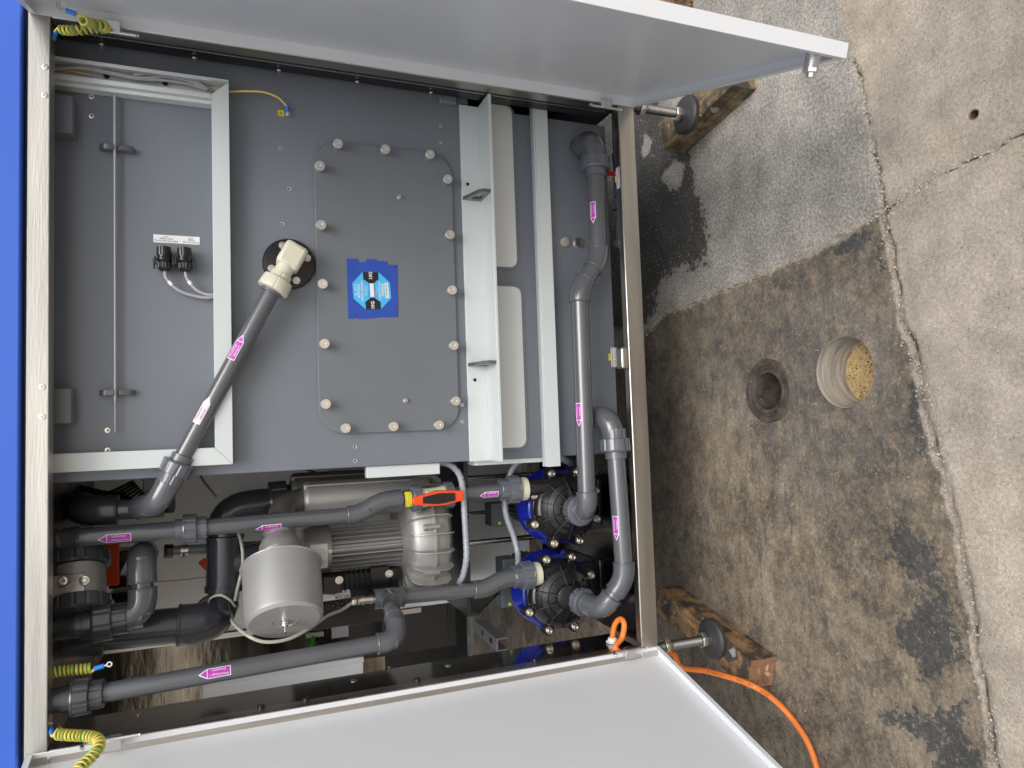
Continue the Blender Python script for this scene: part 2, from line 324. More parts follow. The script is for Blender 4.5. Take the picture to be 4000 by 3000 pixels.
def build_ground():
    st = .006; x0, x1, y0, y1 = -1.56, 1.62, -1.2, 1.68
    nx = int((x1-x0)/st)+1; ny = int((y1-y0)/st)+1
    xs = np.linspace(x0, x1, nx); ys = np.linspace(y0, y1, ny); X, Y = np.meshgrid(xs, ys); X = X.ravel(); Y = Y.ravel()
    wob = (fnoise(X, Y, 18, 4, 3)-.5)*.03; wob2 = (fnoise(X, Y, 18, 4, 9)-.5)*.03
    d1 = segdist(X+wob, Y+wob2, J1x); d2 = segdist(X+wob, Y+wob2, J2x); d3 = segdist(X+wob*.5, Y+wob2*.5, J3x)
    # slab regions: A = machine-side, image-lower; B = machine-side, image-upper; C = outer
    A = J1x[J1x.index(J1[8]):]+[(-9, -3), (-9, 9)]+J2x[::-1][:-1]
    B = J1x[:J1x.index(J1[8])+1][::-1]; B = [J1[8]]+J1x[:J1x.index(J1[8])][::-1]+[(9, 9)]+J2x[::-1][:-1]
    mA = soft(X+wob*.6, Y+wob2*.6, A, .012); mB = soft(X+wob*.6, Y+wob2*.6, B, .012)
    stain = soft(X, Y, gp([(2380, 150), (2540, 330), (2600, 480), (2700, 640), (2712, 690), (2738, 800), (2752, 920), (2762, 1035), (2700, 1045), (2640, 1060), (2590, 1090), (2560, 1150), (2545, 1210), (2500, 1300), (2380, 1300), (2300, 900), (2300, 300)]), .06)
    for P, wd in ((gp([(2505, 600), (2520, 520), (2550, 545), (2545, 580), (2515, 615)]), .022), (gp([(2600, 660), (2640, 620), (2680, 630), (2665, 690), (2650, 740), (2610, 735), (2590, 690)]), .028)):
        stain = np.minimum(stain, 1-soft(X, Y, P, wd)*1.1)
    tar = np.maximum.reduce([soft(X, Y, gp(P), wd) for P, wd in (
        ([(3440, 2800), (3455, 2790), (3600, 2770), (3640, 2720), (3770, 2700), (3800, 2800), (3840, 2990), (3860, 3080), (3640, 3080), (3600, 2900), (3560, 2880)], .06),
        ([(3450, 2060), (3560, 2050), (3640, 2080), (3670, 2200), (3700, 2330), (3560, 2300), (3460, 2180)], .07),
        ([(3560, 2390), (3700, 2260), (3720, 2450), (3770, 2600), (3720, 2740), (3560, 2640), (3530, 2520)], .07),
        ([(3240, 960), (3380, 890), (3425, 900), (3440, 960), (3470, 1060), (3420, 1060), (3400, 970), (3280, 1000)], .03),
        ([(3560, 1500), (3600, 1600), (3640, 1800), (3600, 1830), (3550, 1640)], .03))])
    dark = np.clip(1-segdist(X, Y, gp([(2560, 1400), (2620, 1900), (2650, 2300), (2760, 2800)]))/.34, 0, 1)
    grey = soft(X, Y, gp([(2600, 1250), (3450, 880), (3640, 1800), (3300, 2050), (3000, 1850), (2700, 1500)]), .12)
    jm = np.exp(-(np.minimum(np.minimum(d1, d2), d3)/.004)**2)*np.clip(2.6*fnoise(X, Y, 14, 3, 21)-.55, .2, 1)
    band = .85*np.clip(1-np.abs(d1-.012)/.018, 0, 1)*np.clip(mA*2, 0, 1); band = np.maximum(band, np.clip(1-d2/.028, 0, 1)*.75)
    band = np.maximum(band, np.clip(1-d1/.02, 0, 1)*.5)
    tyre = np.maximum(soft(X, Y, gp([(3480, 900), (3560, 860), (3640, 1400), (3740, 1900), (3900, 2600), (3960, 3100), (3900, 3100), (3800, 2500), (3600, 1500)]), .03), soft(X, Y, gp([(3360, 60), (3440, 60), (3500, 640), (3440, 560)]), .04))
    h = np.zeros_like(X)
    h -= .011*np.exp(-(d1/.0055)**2)*np.clip(2.6*fnoise(X, Y, 14, 3, 21)-.75, .1, 1) + .008*np.exp(-(d2/.0045)**2)*(.2+fnoise(X, Y, 25, 3, 22)) + .006*np.exp(-(d3/.008)**2)
    h += (fnoise(X, Y, 6, 4, 30)-.5)*.002 + band*(fnoise(X, Y, 70, 3, 33)-.5)*.004
    h -= mA*.003
    keep = np.ones(X.shape, bool); hr = []
    for c, r in ((H1c, H1r), (H2c, H2r), (H3c, .009)):
        dd = np.hypot(X-c.x, Y-c.y); keep &= dd > r; hr.append((c, r, dd))
    idx = np.arange(nx*ny).reshape(ny, nx); q = np.stack([idx[:-1, :-1], idx[:-1, 1:], idx[1:, 1:], idx[1:, :-1]], -1).reshape(-1, 4)
    allk = keep[q].all(1); q = q[allk]; used = np.zeros(nx*ny, bool); used[q.ravel()] = True
    cnt = np.bincount(q.ravel(), minlength=nx*ny)
    for c, r, dd in hr:   # snap the rim
        rim = used & (cnt < 4) & (dd < r+st*3) 
        k = r/dd[rim]; X[rim] = c.x+(X[rim]-c.x)*k; Y[rim] = c.y+(Y[rim]-c.y)*k; h[rim] = 0
    edge = (np.abs(X-x0) < 1e-6) | (np.abs(X-x1) < 1e-6) | (np.abs(Y-y0) < 1e-6) | (np.abs(Y-y1) < 1e-6); h[edge] = 0
    mp = -np.ones(nx*ny, int); mp[used] = np.arange(used.sum()); q = mp[q]
    vs = np.stack([X, Y, GZ+h], -1)[used]; nv = len(vs)
    far = np.array([[x0, y0], [x1, y0], [x1, y1], [x0, y1], [-90, -90], [90, -90], [90, 90], [-90, 90]], float)
    vs = np.vstack([vs, np.hstack([far, np.full((8, 1), GZ)])])
    faces = q.tolist()+[[nv, nv+4, nv+5, nv+1], [nv+1, nv+5, nv+6, nv+2], [nv+2, nv+6, nv+7, nv+3], [nv+3, nv+7, nv+4, nv]]
    me = bpy.data.meshes.new('ground'); me.from_pydata(vs.tolist(), [], faces)
    for nm, a, dv in (('mA', mA, .6), ('mB', mB, .4), ('stain', stain, 0), ('tar', tar, 0), ('dark', dark, 0), ('grey', grey, 0), ('crack', jm, 0), ('band', band, 0), ('tyre', tyre, 0)):
        at_ = me.attributes.new(nm, 'FLOAT', 'POINT'); at_.data.foreach_set('value', np.concatenate([a[used], np.array([0, 0, 1, 1, 0, 0, 1, 1])*(1. if nm == 'mA' else 0)]).astype(np.float32))
    me.polygons.foreach_set('use_smooth', [True]*len(faces))
    m = bpy.data.materials.new('concrete'); m.use_nodes = True; me.materials.append(m); nt = m.node_tree; n = nt.nodes; l = nt.links; b = n['Principled BSDF']
    tc = n.new('ShaderNodeTexCoord')
    def noise(s, det=8, ro=.6, dist=0, st=None):
        x = n.new('ShaderNodeTexNoise'); x.inputs['Scale'].default_value = s; x.inputs['Detail'].default_value = det; x.inputs['Roughness'].default_value = ro; x.inputs['Distortion'].default_value = dist
        if st:
            mpn = n.new('ShaderNodeMapping'); mpn.inputs['Scale'].default_value = st; mpn.inputs['Rotation'].default_value = (0, 0, .5); l.new(tc.outputs['Object'], mpn.inputs[0]); l.new(mpn.outputs[0], x.inputs[0])
        else: l.new(tc.outputs['Object'], x.inputs[0])
        return x.outputs[0]
    def attr(k): x = n.new('ShaderNodeAttribute'); x.attribute_name = k; return x.outputs['Fac']
    def math_(op, a, b_=None, c=None):
        x = n.new('ShaderNodeMath'); x.operation = op
        for i, q_ in enumerate((a, b_, c)):
            if q_ is None: continue
            if isinstance(q_, (int, float)): x.inputs[i].default_value = q_
            else: l.new(q_, x.inputs[i])
        return x.outputs[0]
    def ramp(f, stops):
        x = n.new('ShaderNodeValToRGB'); e = x.color_ramp.elements
        while len(e) < len(stops): e.new(.5)
        for i, (p, c) in enumerate(stops): e[i].position = p; e[i].color = (*(c if isinstance(c, tuple) else (c, c, c)), 1)
        l.new(f, x.inputs[0]); return x.outputs[0]
    def mix(f, a, b_):
        x = n.new('ShaderNodeMixRGB')
        for i, q_ in enumerate((f, a, b_)):
            if isinstance(q_, (int, float)): x.inputs[i].default_value = q_
            elif isinstance(q_, tuple): x.inputs[i].default_value = (*q_, 1)
            else: l.new(q_, x.inputs[i])
        return x.outputs[0]
    def edge(mask, nz, lo, hi, amp=1.0):     # ragged threshold of soft mask
        s = math_('ADD', mask, math_('MULTIPLY', math_('SUBTRACT', nz, .5), amp)); return ramp(s, [(lo, 0.0), (hi, 1.0)])
    nf = noise(330, 6, .7); nm = noise(26, 10, .68); nl = noise(5, 6, .6); nfine = noise(130, 10, .75); ns = noise(9, 12, .72, .8, (1, 3.5, 1)); nr = noise(14, 14, .78); nr2 = noise(20, 15, .85); nr3 = mix(.5, noise(9, 6, .6, .6), noise(55, 10, .7))
    beige = mix(nl, (.33, .285, .235), (.44, .385, .325)); beige = mix(ramp(nm, [(.35, 0.0), (.7, .5)]), beige, (.33, .29, .24))
    beige = mix(math_('MULTIPLY', edge(attr('tyre'), nm, .45, 1.0, .8), .55), beige, (.23, .21, .185))
    beige = mix(ramp(noise(3, 3), [(.5, 0.0), (.75, .35)]), beige, (.42, .33, .2))
    gr = mix(nl, (.2, .19, .175), (.29, .27, .245)); gr = mix(ramp(nfine, [(.42, 0.0), (.62, .65)]), gr, (.42, .39, .34)); gr = mix(ramp(nm, [(.55, 0.0), (.75, .4)]), gr, (.14, .13, .12))
    blk = mix(nfine, (.028, .027, .026), (.07, .067, .062))
    st_ = edge(attr('stain'), nr3, .46, .54, 2.6); halo = edge(attr('stain'), nm, .1, .7, .5)
    gr = mix(math_('MULTIPLY', halo, .45), gr, (.13, .12, .115)); gr = mix(math_('MULTIPLY', st_, .93), gr, blk)
    br = mix(ramp(nm, [(.38, 0.0), (.6, 1.0)]), (.09, .076, .062), (.225, .178, .126)); br = mix(ramp(noise(3.2, 5), [(.42, 0.0), (.62, .5)]), br, (.26, .215, .16)); br = mix(ramp(ns, [(.48, 0.0), (.66, .85)]), br, (.075, .068, .06))
    br = mix(ramp(nfine, [(.5, 0.0), (.72, .55)]), br, (.33, .27, .195))
    gmask = math_('MULTIPLY', attr('grey'), ramp(nr, [(.38, 0.0), (.6, 1.0)])); br = mix(math_('MULTIPLY', gmask, .7), br, (.1, .1, .1))
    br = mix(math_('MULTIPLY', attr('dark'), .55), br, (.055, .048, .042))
    tr_ = edge(attr('tar'), nr3, .52, .56, 3.2); tr_ = math_('MULTIPLY', tr_, ramp(noise(85, 8, .7, .5), [(.54, 1.0), (.6, .25)])); br = mix(math_('MULTIPLY', tr_, .92), br, mix(nm, (.035, .036, .038), (.075, .076, .078)))
    sc1 = noise(60, 3, .5, 0, (.25, 9, 1)); sc2 = noise(75, 3, .5, .4, (7, .3, 1)); scr = math_('MULTIPLY', math_('MAXIMUM', ramp(sc1, [(.71, 0.0), (.74, .7)]), ramp(sc2, [(.71, 0.0), (.74, .7)])), ramp(nm, [(.45, 0.0), (.6, 1.0)])); br = mix(scr, br, (.34, .3, .24))
    fl_ = noise(48, 12, .75, .5); br = mix(ramp(fl_, [(.6, 0.0), (.64, .55)]), br, (.045, .042, .04)); br = mix(ramp(noise(36, 12, .75, .8), [(.6, 0.0), (.64, .6)]), br, (.36, .29, .2))
    pg = ramp(noise(120, 4, .6), [(.6, 0.0), (.68, .6)]); gr = mix(pg, gr, (.09, .085, .08)); gr = mix(ramp(noise(150, 3, .5), [(.62, 0.0), (.7, .6)]), gr, (.5, .47, .42))
    c = mix(attr('mB'), beige, gr); c = mix(attr('mA'), c, br)
    c = mix(math_('MULTIPLY', edge(attr('band'), nm, .45, .8, 1.0), .75), c, mix(nfine, (.3, .255, .21), (.52, .45, .38)))
    c = mix(edge(attr('crack'), nm, .5, .95, .7), c, (.05, .038, .028))
    vo = n.new('ShaderNodeTexVoronoi'); vo.inputs['Scale'].default_value = 95; l.new(tc.outputs['Object'], vo.inputs[0])
    pit = ramp(vo.outputs['Distance'], [(.1, 1.0), (.17, 0.0)]); pit = math_('MULTIPLY', pit, ramp(noise(40, 3), [(.5, 0.0), (.6, .8)])); c = mix(pit, c, (.05, .045, .04))
    vo2 = n.new('ShaderNodeTexVoronoi'); vo2.inputs['Scale'].default_value = 38; l.new(tc.outputs['Object'], vo2.inputs[0])
    sp = math_('MULTIPLY', ramp(vo2.outputs['Distance'], [(.05, 1.0), (.1, 0.0)]), ramp(noise(23, 2), [(.58, 0.0), (.62, .8)])); c = mix(sp, c, (.6, .57, .52))
    def mr(f, a, b_, c_, d_): x = n.new('ShaderNodeMapRange'); l.new(f, x.inputs[0]); [setattr(x.inputs[i+1], 'default_value', q_) for i, q_ in enumerate((a, b_, c_, d_))]; return x.outputs[0]
    def scale(c_, f): x = n.new('ShaderNodeVectorMath'); x.operation = 'SCALE'; l.new(c_, x.inputs[0]); l.new(f, x.inputs['Scale']); return x.outputs[0]
    c = scale(c, mr(nf, .34, .66, .76, 1.24)); c = scale(c, mr(nfine, .38, .62, .78, 1.22)); c = scale(c, mr(noise(1.6, 4, .5), .35, .65, .86, 1.14)); c = scale(c, mr(noise(11, 5, .6), .35, .65, .82, 1.16))
    l.new(c, b.inputs['Base Color'])
    l.new(ramp(math_('MULTIPLY', attr('mA'), nm), [(.2, .9), (.6, .55)]), b.inputs['Roughness']); b.inputs['Specular IOR Level'].default_value = .3
    bp = n.new('ShaderNodeBump'); bp.inputs['Strength'].default_value = .55; bp.inputs['Distance'].default_value = .004
    l.new(math_('ADD', math_('MULTIPLY', nfine, .7), math_('SUBTRACT', math_('MULTIPLY', nm, .6), math_('MULTIPLY', pit, .5))), bp.inputs['Height']); l.new(bp.outputs[0], b.inputs['Normal'])
    o = bpy.data.objects.new('ground', me); COL.objects.link(o); tag(o, 'stained concrete slabs with cracked joints in front of the machine', kind='structure')
build_ground()
mat('concwall', (.27, .24, .2), .85, var=.4, vscale=12, stretch=(1, 1, 7), bump=1, bscale=30, dirt_refl=.6, dirt_refl_col=(.14, .12, .1))
mat('iron', (.075, .06, .05), .6, .2, var=.5, vscale=30, dirt_refl=.6, dirt_refl_col=(.22, .16, .1), bump=.4, bscale=90)
mat('rust', (.09, .05, .035), .85, var=.4, vscale=30, bump=.8, bscale=80)
# holes in the slab
mb = MB(); seg = 56
def ringwall(mb, c, prof, seg=56, mi=0, wob=0):
    def md(i, a, r): return r*(1+wob*math.sin(3*a+1)+wob*.6*math.sin(7*a))
    mb.lathe(V((c.x, c.y, c.z)), (0, 0, 1), prof, seg, md if wob else None, mi, cap=False)
ringwall(mb, H2c, [(-.16, H2r*.86), (-.1, H2r*.87), (-.02, H2r*.93), (-.002, H2r*.985), (-.0006, H2r*1.01), (-.004, H2r*1.07)])
o = mb.build('core_hole_wall', 'concwall'); tag(o, 'pale grooved wall of the round core hole half filled with yellow sand', 'hole lining')
mb = MB(); ringwall(mb, H1c, [(-.2, .05), (-.03, .052), (-.004, .053), (.0035, .055), (.004, .06), (-.001, .0625), (-.001, .068), (.003, .07), (.003, .084), (-.004, .089)], wob=.012)
mb.lathe(V((H1c.x, H1c.y, H1c.z-.19)), (0, 0, 1), [(0, .0), (.001, .052)], 40, mi=1, cap=False)
o = mb.build('drain_pipe', ['iron', 'rust']); tag(o, 'black cast iron drain pipe ring sunk in the dark concrete', 'drain pipe')
mb = MB(); mb.lathe(V((H3c.x, H3c.y, GZ-.03)), (0, 0, 1), [(0, 0), (.001, .01), (.03, .0095), (.0305, .011)], 20, cap=False); o = mb.build('bolt_hole', 'rust'); tag(o, 'small round brown bolt hole in the pale slab', 'hole')
# sand surface + grains
mb = MB(); rr = H2r*.9; vs = [(H2c.x, H2c.y, GZ-.078)]; fs = []
for i in range(1, 9):
    for k in range(28):
        a = 2*math.pi*k/28; q = rr*i/8; x = H2c.x+q*math.cos(a); y = H2c.y+q*math.sin(a)
        vs.append((x, y, GZ-.078+random.uniform(-.003, .003)+.02*(-(y-H2c.y)/rr)*.5))
for k in range(28): fs.append((0, 1+k, 1+(k+1) % 28))
for i in range(7):
    for k in range(28): fs.append((1+i*28+k, 1+(i+1)*28+k, 1+(i+1)*28+(k+1) % 28, 1+i*28+(k+1) % 28))
mb.add(vs, fs)
for k in range(500):
    a = random.uniform(0, 6.283); q = rr*math.sqrt(random.random())*.95; x = H2c.x+q*math.cos(a); y = H2c.y+q*math.sin(a)
    mb.sphere((x, y, GZ-.0765+.02*(-(y-H2c.y)/rr)*.5), random.uniform(.0012, .0026), 6, (1, random.uniform(.6, 1), .7), mi=random.choice((0, 0, 0, 1, 2)))
mat('graind', (.12, .09, .06), .9); mat('grainl', (.55, .45, .3), .8)
o = mb.build('sand', ['sandm', 'graind', 'grainl']); tag(o, 'coarse yellow sand lying in the round hole', 'sand', kind='stuff')
# grit in the slab joints
mb = MB()
mat('grit', (.4, .35, .29), .9, var=.3, vscale=60)
for P, n_, wd in ((J1, 620, .011), (J2, 130, .006), (J3, 90, .008)):
    for k in range(n_):
        i = random.randrange(len(P)-1); t = random.random(); a, b = V(P[i]), V(P[i+1]); p = a.lerp(b, t); r = random.uniform(.001, .0034)
        mb.sphere((p.x+random.gauss(0, wd), p.y+random.gauss(0, wd), GZ-.001+r*.2), r, 6, (1, random.uniform(.6, 1), .6))
for k in range(160):
    p = at(random.uniform(2600, 3950), random.uniform(20, 2950), Z=GZ); r = random.uniform(.0008, .002); mb.sphere((p.x, p.y, GZ+r*.3), r, 6, (1, .8, .6))
o = mb.build('grit', 'grit'); tag(o, 'loose grit and crumbs in the slab joints', 'grit', kind='stuff')
# ------------------------------------------------------------------ wooden blocks
def block(name, corners_top, zt, zb, m, label, tilt=0, knot=None, endm=None):
    ct = [V((p[0], p[1])) for p in corners_top]; c = sum(ct, V((0, 0)))/4; L = (ct[1]-ct[0]).length; d = (ct[1]-ct[0]).normalized(); e = V((-d.y, d.x)); W = abs((ct[2]-ct[1]).dot(e))
    nL = 26; bm = MB(); me_v = []; nW = 6; nH = 6; h = zt-zb
    def P(i, j, k): return V((i/nL-.5, j/nW-.5, k/nH-.5))
    surf = {}; fs = []; fm = []
    def vid(i, j, k):
        if (i, j, k) not in surf:
            p = P(i, j, k); q = V((p.x*L, p.y*W, p.z*h)); s = .0016
            cr = (abs(p.y) > .49)+(abs(p.z) > .49)+(abs(p.x) > .49)
            q += V((random.gauss(0, s*.6), random.gauss(0, s*.6), random.gauss(0, s*.5)))
            if cr >= 2: q = V((q.x*(.992 if abs(p.x) > .49 else 1), q.y*.965, q.z*.965))
            if k == 0: q.z = -h/2
            surf[(i, j, k)] = (len(surf), q)
        return surf[(i, j, k)][0]
    for i in range(nL):
        for j in range(nW):
            for k in (0, nH): fs.append((vid(i, j, k), vid(i+1, j, k), vid(i+1, j+1, k), vid(i, j+1, k))); fm.append(0)
        for k in range(nH):
            for j in (0, nW): fs.append((vid(i, j, k), vid(i+1, j, k), vid(i+1, j, k+1), vid(i, j, k+1))); fm.append(0)
    for j in range(nW):
        for k in range(nH):
            for i in (0, nL): fs.append((vid(i, j, k), vid(i, j+1, k), vid(i, j+1, k+1), vid(i, j, k+1))); fm.append(1)
    vs = [q for _, q in sorted(surf.values(), key=lambda t: t[0])]
    mb = MB(); mb.v = [tuple(q) for q in vs]; mb.f = fs; mb.m = fm
    if knot: mb.sphere(knot, .016, 12, (1, .35, .8), mi=2)
    o = mb.build(name, [m, endm or m, 'rust'], bevel=0, ang=50); o.location = (c.x, c.y, (zt+zb)/2); o.rotation_euler = (0, 0, math.atan2(d.y, d.x)); tag(o, label, 'wooden block', 'wooden blocks under the machine feet'); return o
ZP = -.2
A0, B0, C0 = at(2568, 2297, Z=ZP), at(2936, 2585, Z=ZP), at(2917, 2694, Z=ZP)
block('wooden_block', [A0, B0, C0, A0+(C0-B0)], ZP, GZ, 'woodorange', 'orange brown squared timber under the left machine foot beside the orange cable', endm='woodend')
A1, B1 = at(2590, 589, Z=ZP), at(2790, 400, Z=ZP); dl = (B1-A1).normalized(); B1 = A1+dl*.34; pr = V((dl.y, -dl.x, 0)); pr = pr if pr.x > 0 else -pr
block('wooden_block', [A1, B1, B1+pr*.1, A1+pr*.1], ZP, GZ, 'woodbrown', 'weathered brown timber with a knot under the right machine foot')
A2 = at(2620, 20, Z=ZP); block('wooden_block', [A2+V((.0, .0, 0)), A2+V((.04, .28, 0)), A2+V((.14, .27, 0)), A2+V((.1, -.01, 0))], ZP, GZ, 'woodorange', 'timber block behind the right white door, cut by the photo edge')
# ------------------------------------------------------------------ cabinet
cab = thing('machine_cabinet', 'stainless steel framed machine cabinet with blue hood and two open white doors', 'machine cabinet', (0, 0, 0))
XI, XO = .751, .792; ZT0, ZT1 = 1.422, 1.463
MB().box(-XO, XO, 0, .045, ZT0, ZT1).build('top_beam', 'steel', cab, .002)
MB().box(-XO, XO, 0, .027, 0, .053).build('bottom_beam', 'steel', cab, .0035, seg=3)
for s in (-1, 1):
    MB().box(min(s*XI, s*XO), max(s*XI, s*XO), .0005, .042, .0535, ZT0-.0005).build('post', 'steelv', cab, .004)
MB().box(-1.6, 1.4, -.012, 2.5, 1.4695, 1.95).build('hood', 'blue', cab, .004)  # stretched back and sideways beyond its visible front to shade the ground behind
MB().box(-.79, .79, .012, .9, 1.4635, 1.469).build('hood_gap_shadow', 'black', cab)  # black filler standing in for the shadow in the gap under the hood
MB().box(-.79, .79, .0455, .98, 1.44, 1.462).build('roof_panel', 'black', cab)
MB().box(-1.59, -.7905, .0455, 2.49, 1.462, 1.4685).build('hood_underside', 'void', cab)
MB().box(-2.2, 1.4, 2.5, 2.52, -.25, 1.95).build('far_light_block', 'black', cab)  # added wall, keeps light off the ground behind the machine
MB().box(.792, .8, .0, .98, .0, 1.462).build('side_panel', 'black', cab)
p_ = MB(); p_.box(-.765, -.753, .0425, .165, .054, 1.42); 
o = p_.build('side_flange', 'mirror', cab, .001); tag(o, 'dark mirror polished inner flange')
for i, (u, v) in enumerate(((2150, 2548), (1750, 2600), (1380, 2660), (2345, 2490-20), (540, 2792), (1520, 2608))):
    p = at(u, v, X=-.7525); MB().lathe(p, (1, 0, 0), [(0, .009 if i < 3 else .004), (.001, .0085 if i < 3 else .004), (.0012, .005)], 20).build('screw', 'nickel', cab)
for u, v in ((1630, 2470+160), (2090, 2500+145), (1195, 2735), (1020, 2770)):
    p = at(u, 2792-.1725*(u-1000)-22, X=-.752); MB().cyl(p+V((-.004, 0, 0)), p+V((.007, 0, 0)), .008).build('rubber_buffer', 'black', cab)
for u, v in ((177, 261), (175, 372), (166, 1511), (166, 1628)): screw(cab, at(u, v, Y=0), NY, .0063, .0012)
# gap with studs beside the tank on the right
MB().box(.7515, .756, .043, .09, .06, 1.42).build('hinge_strip', 'black', cab)
for u, v in ((390, 152), (757, 200), (1093, 247), (1404, 295), (1694, 342)):
    p = at(u, v-2, X=.75); p.y = .078; mb = MB(); mb.cyl(p, p+V((-.014, 0, 0)), .002, seg=10); hexnut(mb, p, (-1, 0, 0), .0055, .004); mb.build('stud', 'nickel', cab)
MB().box(.7488, .7508, .046, .048, .06, 1.41).build('rail', 'zinc', cab)
# floor tray, black shelf, rods, rear walls
ZF = .03
mb = MB(); mb.prism([(-.232, .03, ZF-.004), (-.752, .03, ZF-.004), (-.752, .26, ZF-.004), (-.74, .36, ZF-.004), (-.62, .69, ZF-.004), (-.232, .69, ZF-.004)], (0, 0, .004)); mb.build('floor_tray', 'tray', cab)
mb = MB(); mb.box(-.76, .79, .0275, .0285, .0, .05)
mb.build('beam_web', 'steel', cab)
zs = at(1815, 2000, Y=.2).z
mb = MB(); mb.box(-.66, -.235, .2, .6, zs-.012, zs); mb.prism([(-.66, .2, zs-.012), (-.66, .2, zs-.03), (-.66, .45, zs-.2), (-.66, .6, zs-.2), (-.66, .6, zs-.012)], (.008, 0, 0))
o = mb.build('shelf', 'black', cab, .0015); tag(o, 'black steel shelf under the blower')
for (u, v, Y) in ((1930, 1862, .5), (1930, 2000, .5), (1930, 2112, .42)):
    p = at(u, v, Y=Y); MB().cyl((p.x, p.y, ZF), (p.x, p.y, zs-.0125), .0085, seg=20).build('support_rod', 'zinc', cab)
mb = MB(); mb.box(-.725, -.235, .64, .65, .11, 1.44); mb.box(-.725, -.715, .65, .672, .11, 1.44); mb.box(-.725, -.235, .62, .64, .11, .12)
o = mb.build('rear_panel', 'greywall', cab, .001); tag(o, 'light grey painted rear panel')
mb = MB(); mb.box(-.742, -.727, .63, .66, .5, 1.44); mb.build('rear_post', 'steelv', cab)
mb = MB(); mb.box(-1.35, -.75, 1.15, 1.16, .52, 1.5); o = mb.build('rear_sheet', 'wavysteel', cab); tag(o, 'wavy polished steel sheet seen behind the pipes')
mb = MB(); q_ = at(1000, 2622, Y=.7); mb.box(q_.x-.4, q_.x, .7, .72, at(1420, 2640, Y=.7).z, at(790, 2640, Y=.7).z); mb.box(q_.x-.02, q_.x, .685, .6995, at(1420, 2640, Y=.7).z, at(790, 2640, Y=.7).z); o = mb.build('outer_panel', 'door', cab, .002); tag(o, 'pale grey outer side panel')
mb = MB(); mb.box(-.95, -.55, .9, 1.1, .3, .78); mb.box(-.9, -.6, .8, .9, .36, .6); o = mb.build('control_box', 'black', cab, .003); tag(o, 'black control box at the back')
mb = MB(); p = at(1230, 2478, Y=.88); mb.box(p.x-.01, p.x+.005, .88, .895, p.z-.03, p.z+.03); mb.build('terminal', 'ivory', cab)
mb = MB(); p = at(1320, 2468, Y=.79); mb.box(p.x-.02, p.x+.02, .79, .799, p.z-.035, p.z+.02); mb.build('connector', 'cablegrey', cab)
MB().tube(cat_rom([at(1225, 2490, Y=.86), at(1215, 2520, Y=.84), at(1195, 2535, Y=.86)]), .008).build('green_wire', 'green', cab)
# grey steel U foot seen on the floor behind
mb = MB(); p, q = at(1840, 2430, Z=-.1), at(1965, 2540, Z=-.1); d = (q-p).normalized(); e = V((-d.y, d.x, 0)); mb.obox((p+q)/2, d*.16, e*.028, ZZ*.004); mb.obox((p+q)/2-e*.028-ZZ*.025, d*.16, e*.003, ZZ*.028); mb.obox((p+q)/2+e*.028-ZZ*.025, d*.16, e*.003, ZZ*.028)
mb.lathe((p+q)/2-d*.04+ZZ*.004, (0, 0, 1), [(0, .016), (.001, .016)], 20, mi=1); mb.obox((p+q)/2+d*.08+ZZ*.0045, d*.02, e*.013, ZZ*.0006, 1)
o = mb.build('floor_rail', ['canister', 'rust'], cab, .001)
# steel lug and tag at bottom beam
p0, p1 = at(2432, 1356, Y=.0), at(2470, 1440, Y=.0)
mb = MB(); mb.box(p1.x, p0.x, -.003, .03, .054, .078); mb.build('lug', 'steel', cab, .006, seg=3)
# levelling feet
for s in (-1, 1):
    x, y = s*.765, .02
    mb = MB(); th = []
    nT = 46
    for i in range(nT*2+1): th.append((ZP+.03+(i/(nT*2))*(.2-.03+.02), .0132 if i % 2 else .0112))
    mb.lathe((x, y, 0), ZZ, th, 24); f = mb.build('levelling_foot', 'stud', cab, ang=20)
    mb = MB(); mb.lathe((x, y, ZP), ZZ, [(0, .052), (.002, .056), (.012, .056), (.016, .053), (.02, .045), (.023, .02), (.03, .017)], 48); mb.build('pad', 'rubber', f)
    MB_ = MB(); hexnut(MB_, (x, y, ZP+.028), ZZ, .022, .022); MB_.build('nut', 'nickel', f, .0008); MB_ = MB(); hexnut(MB_, (x, y, -.047), ZZ, .021, .016); MB_.lathe((x, y, -.031), ZZ, [(0, .022), (.004, .022)], 28); MB_.build('lock_nut', 'nickel', f, .0008)
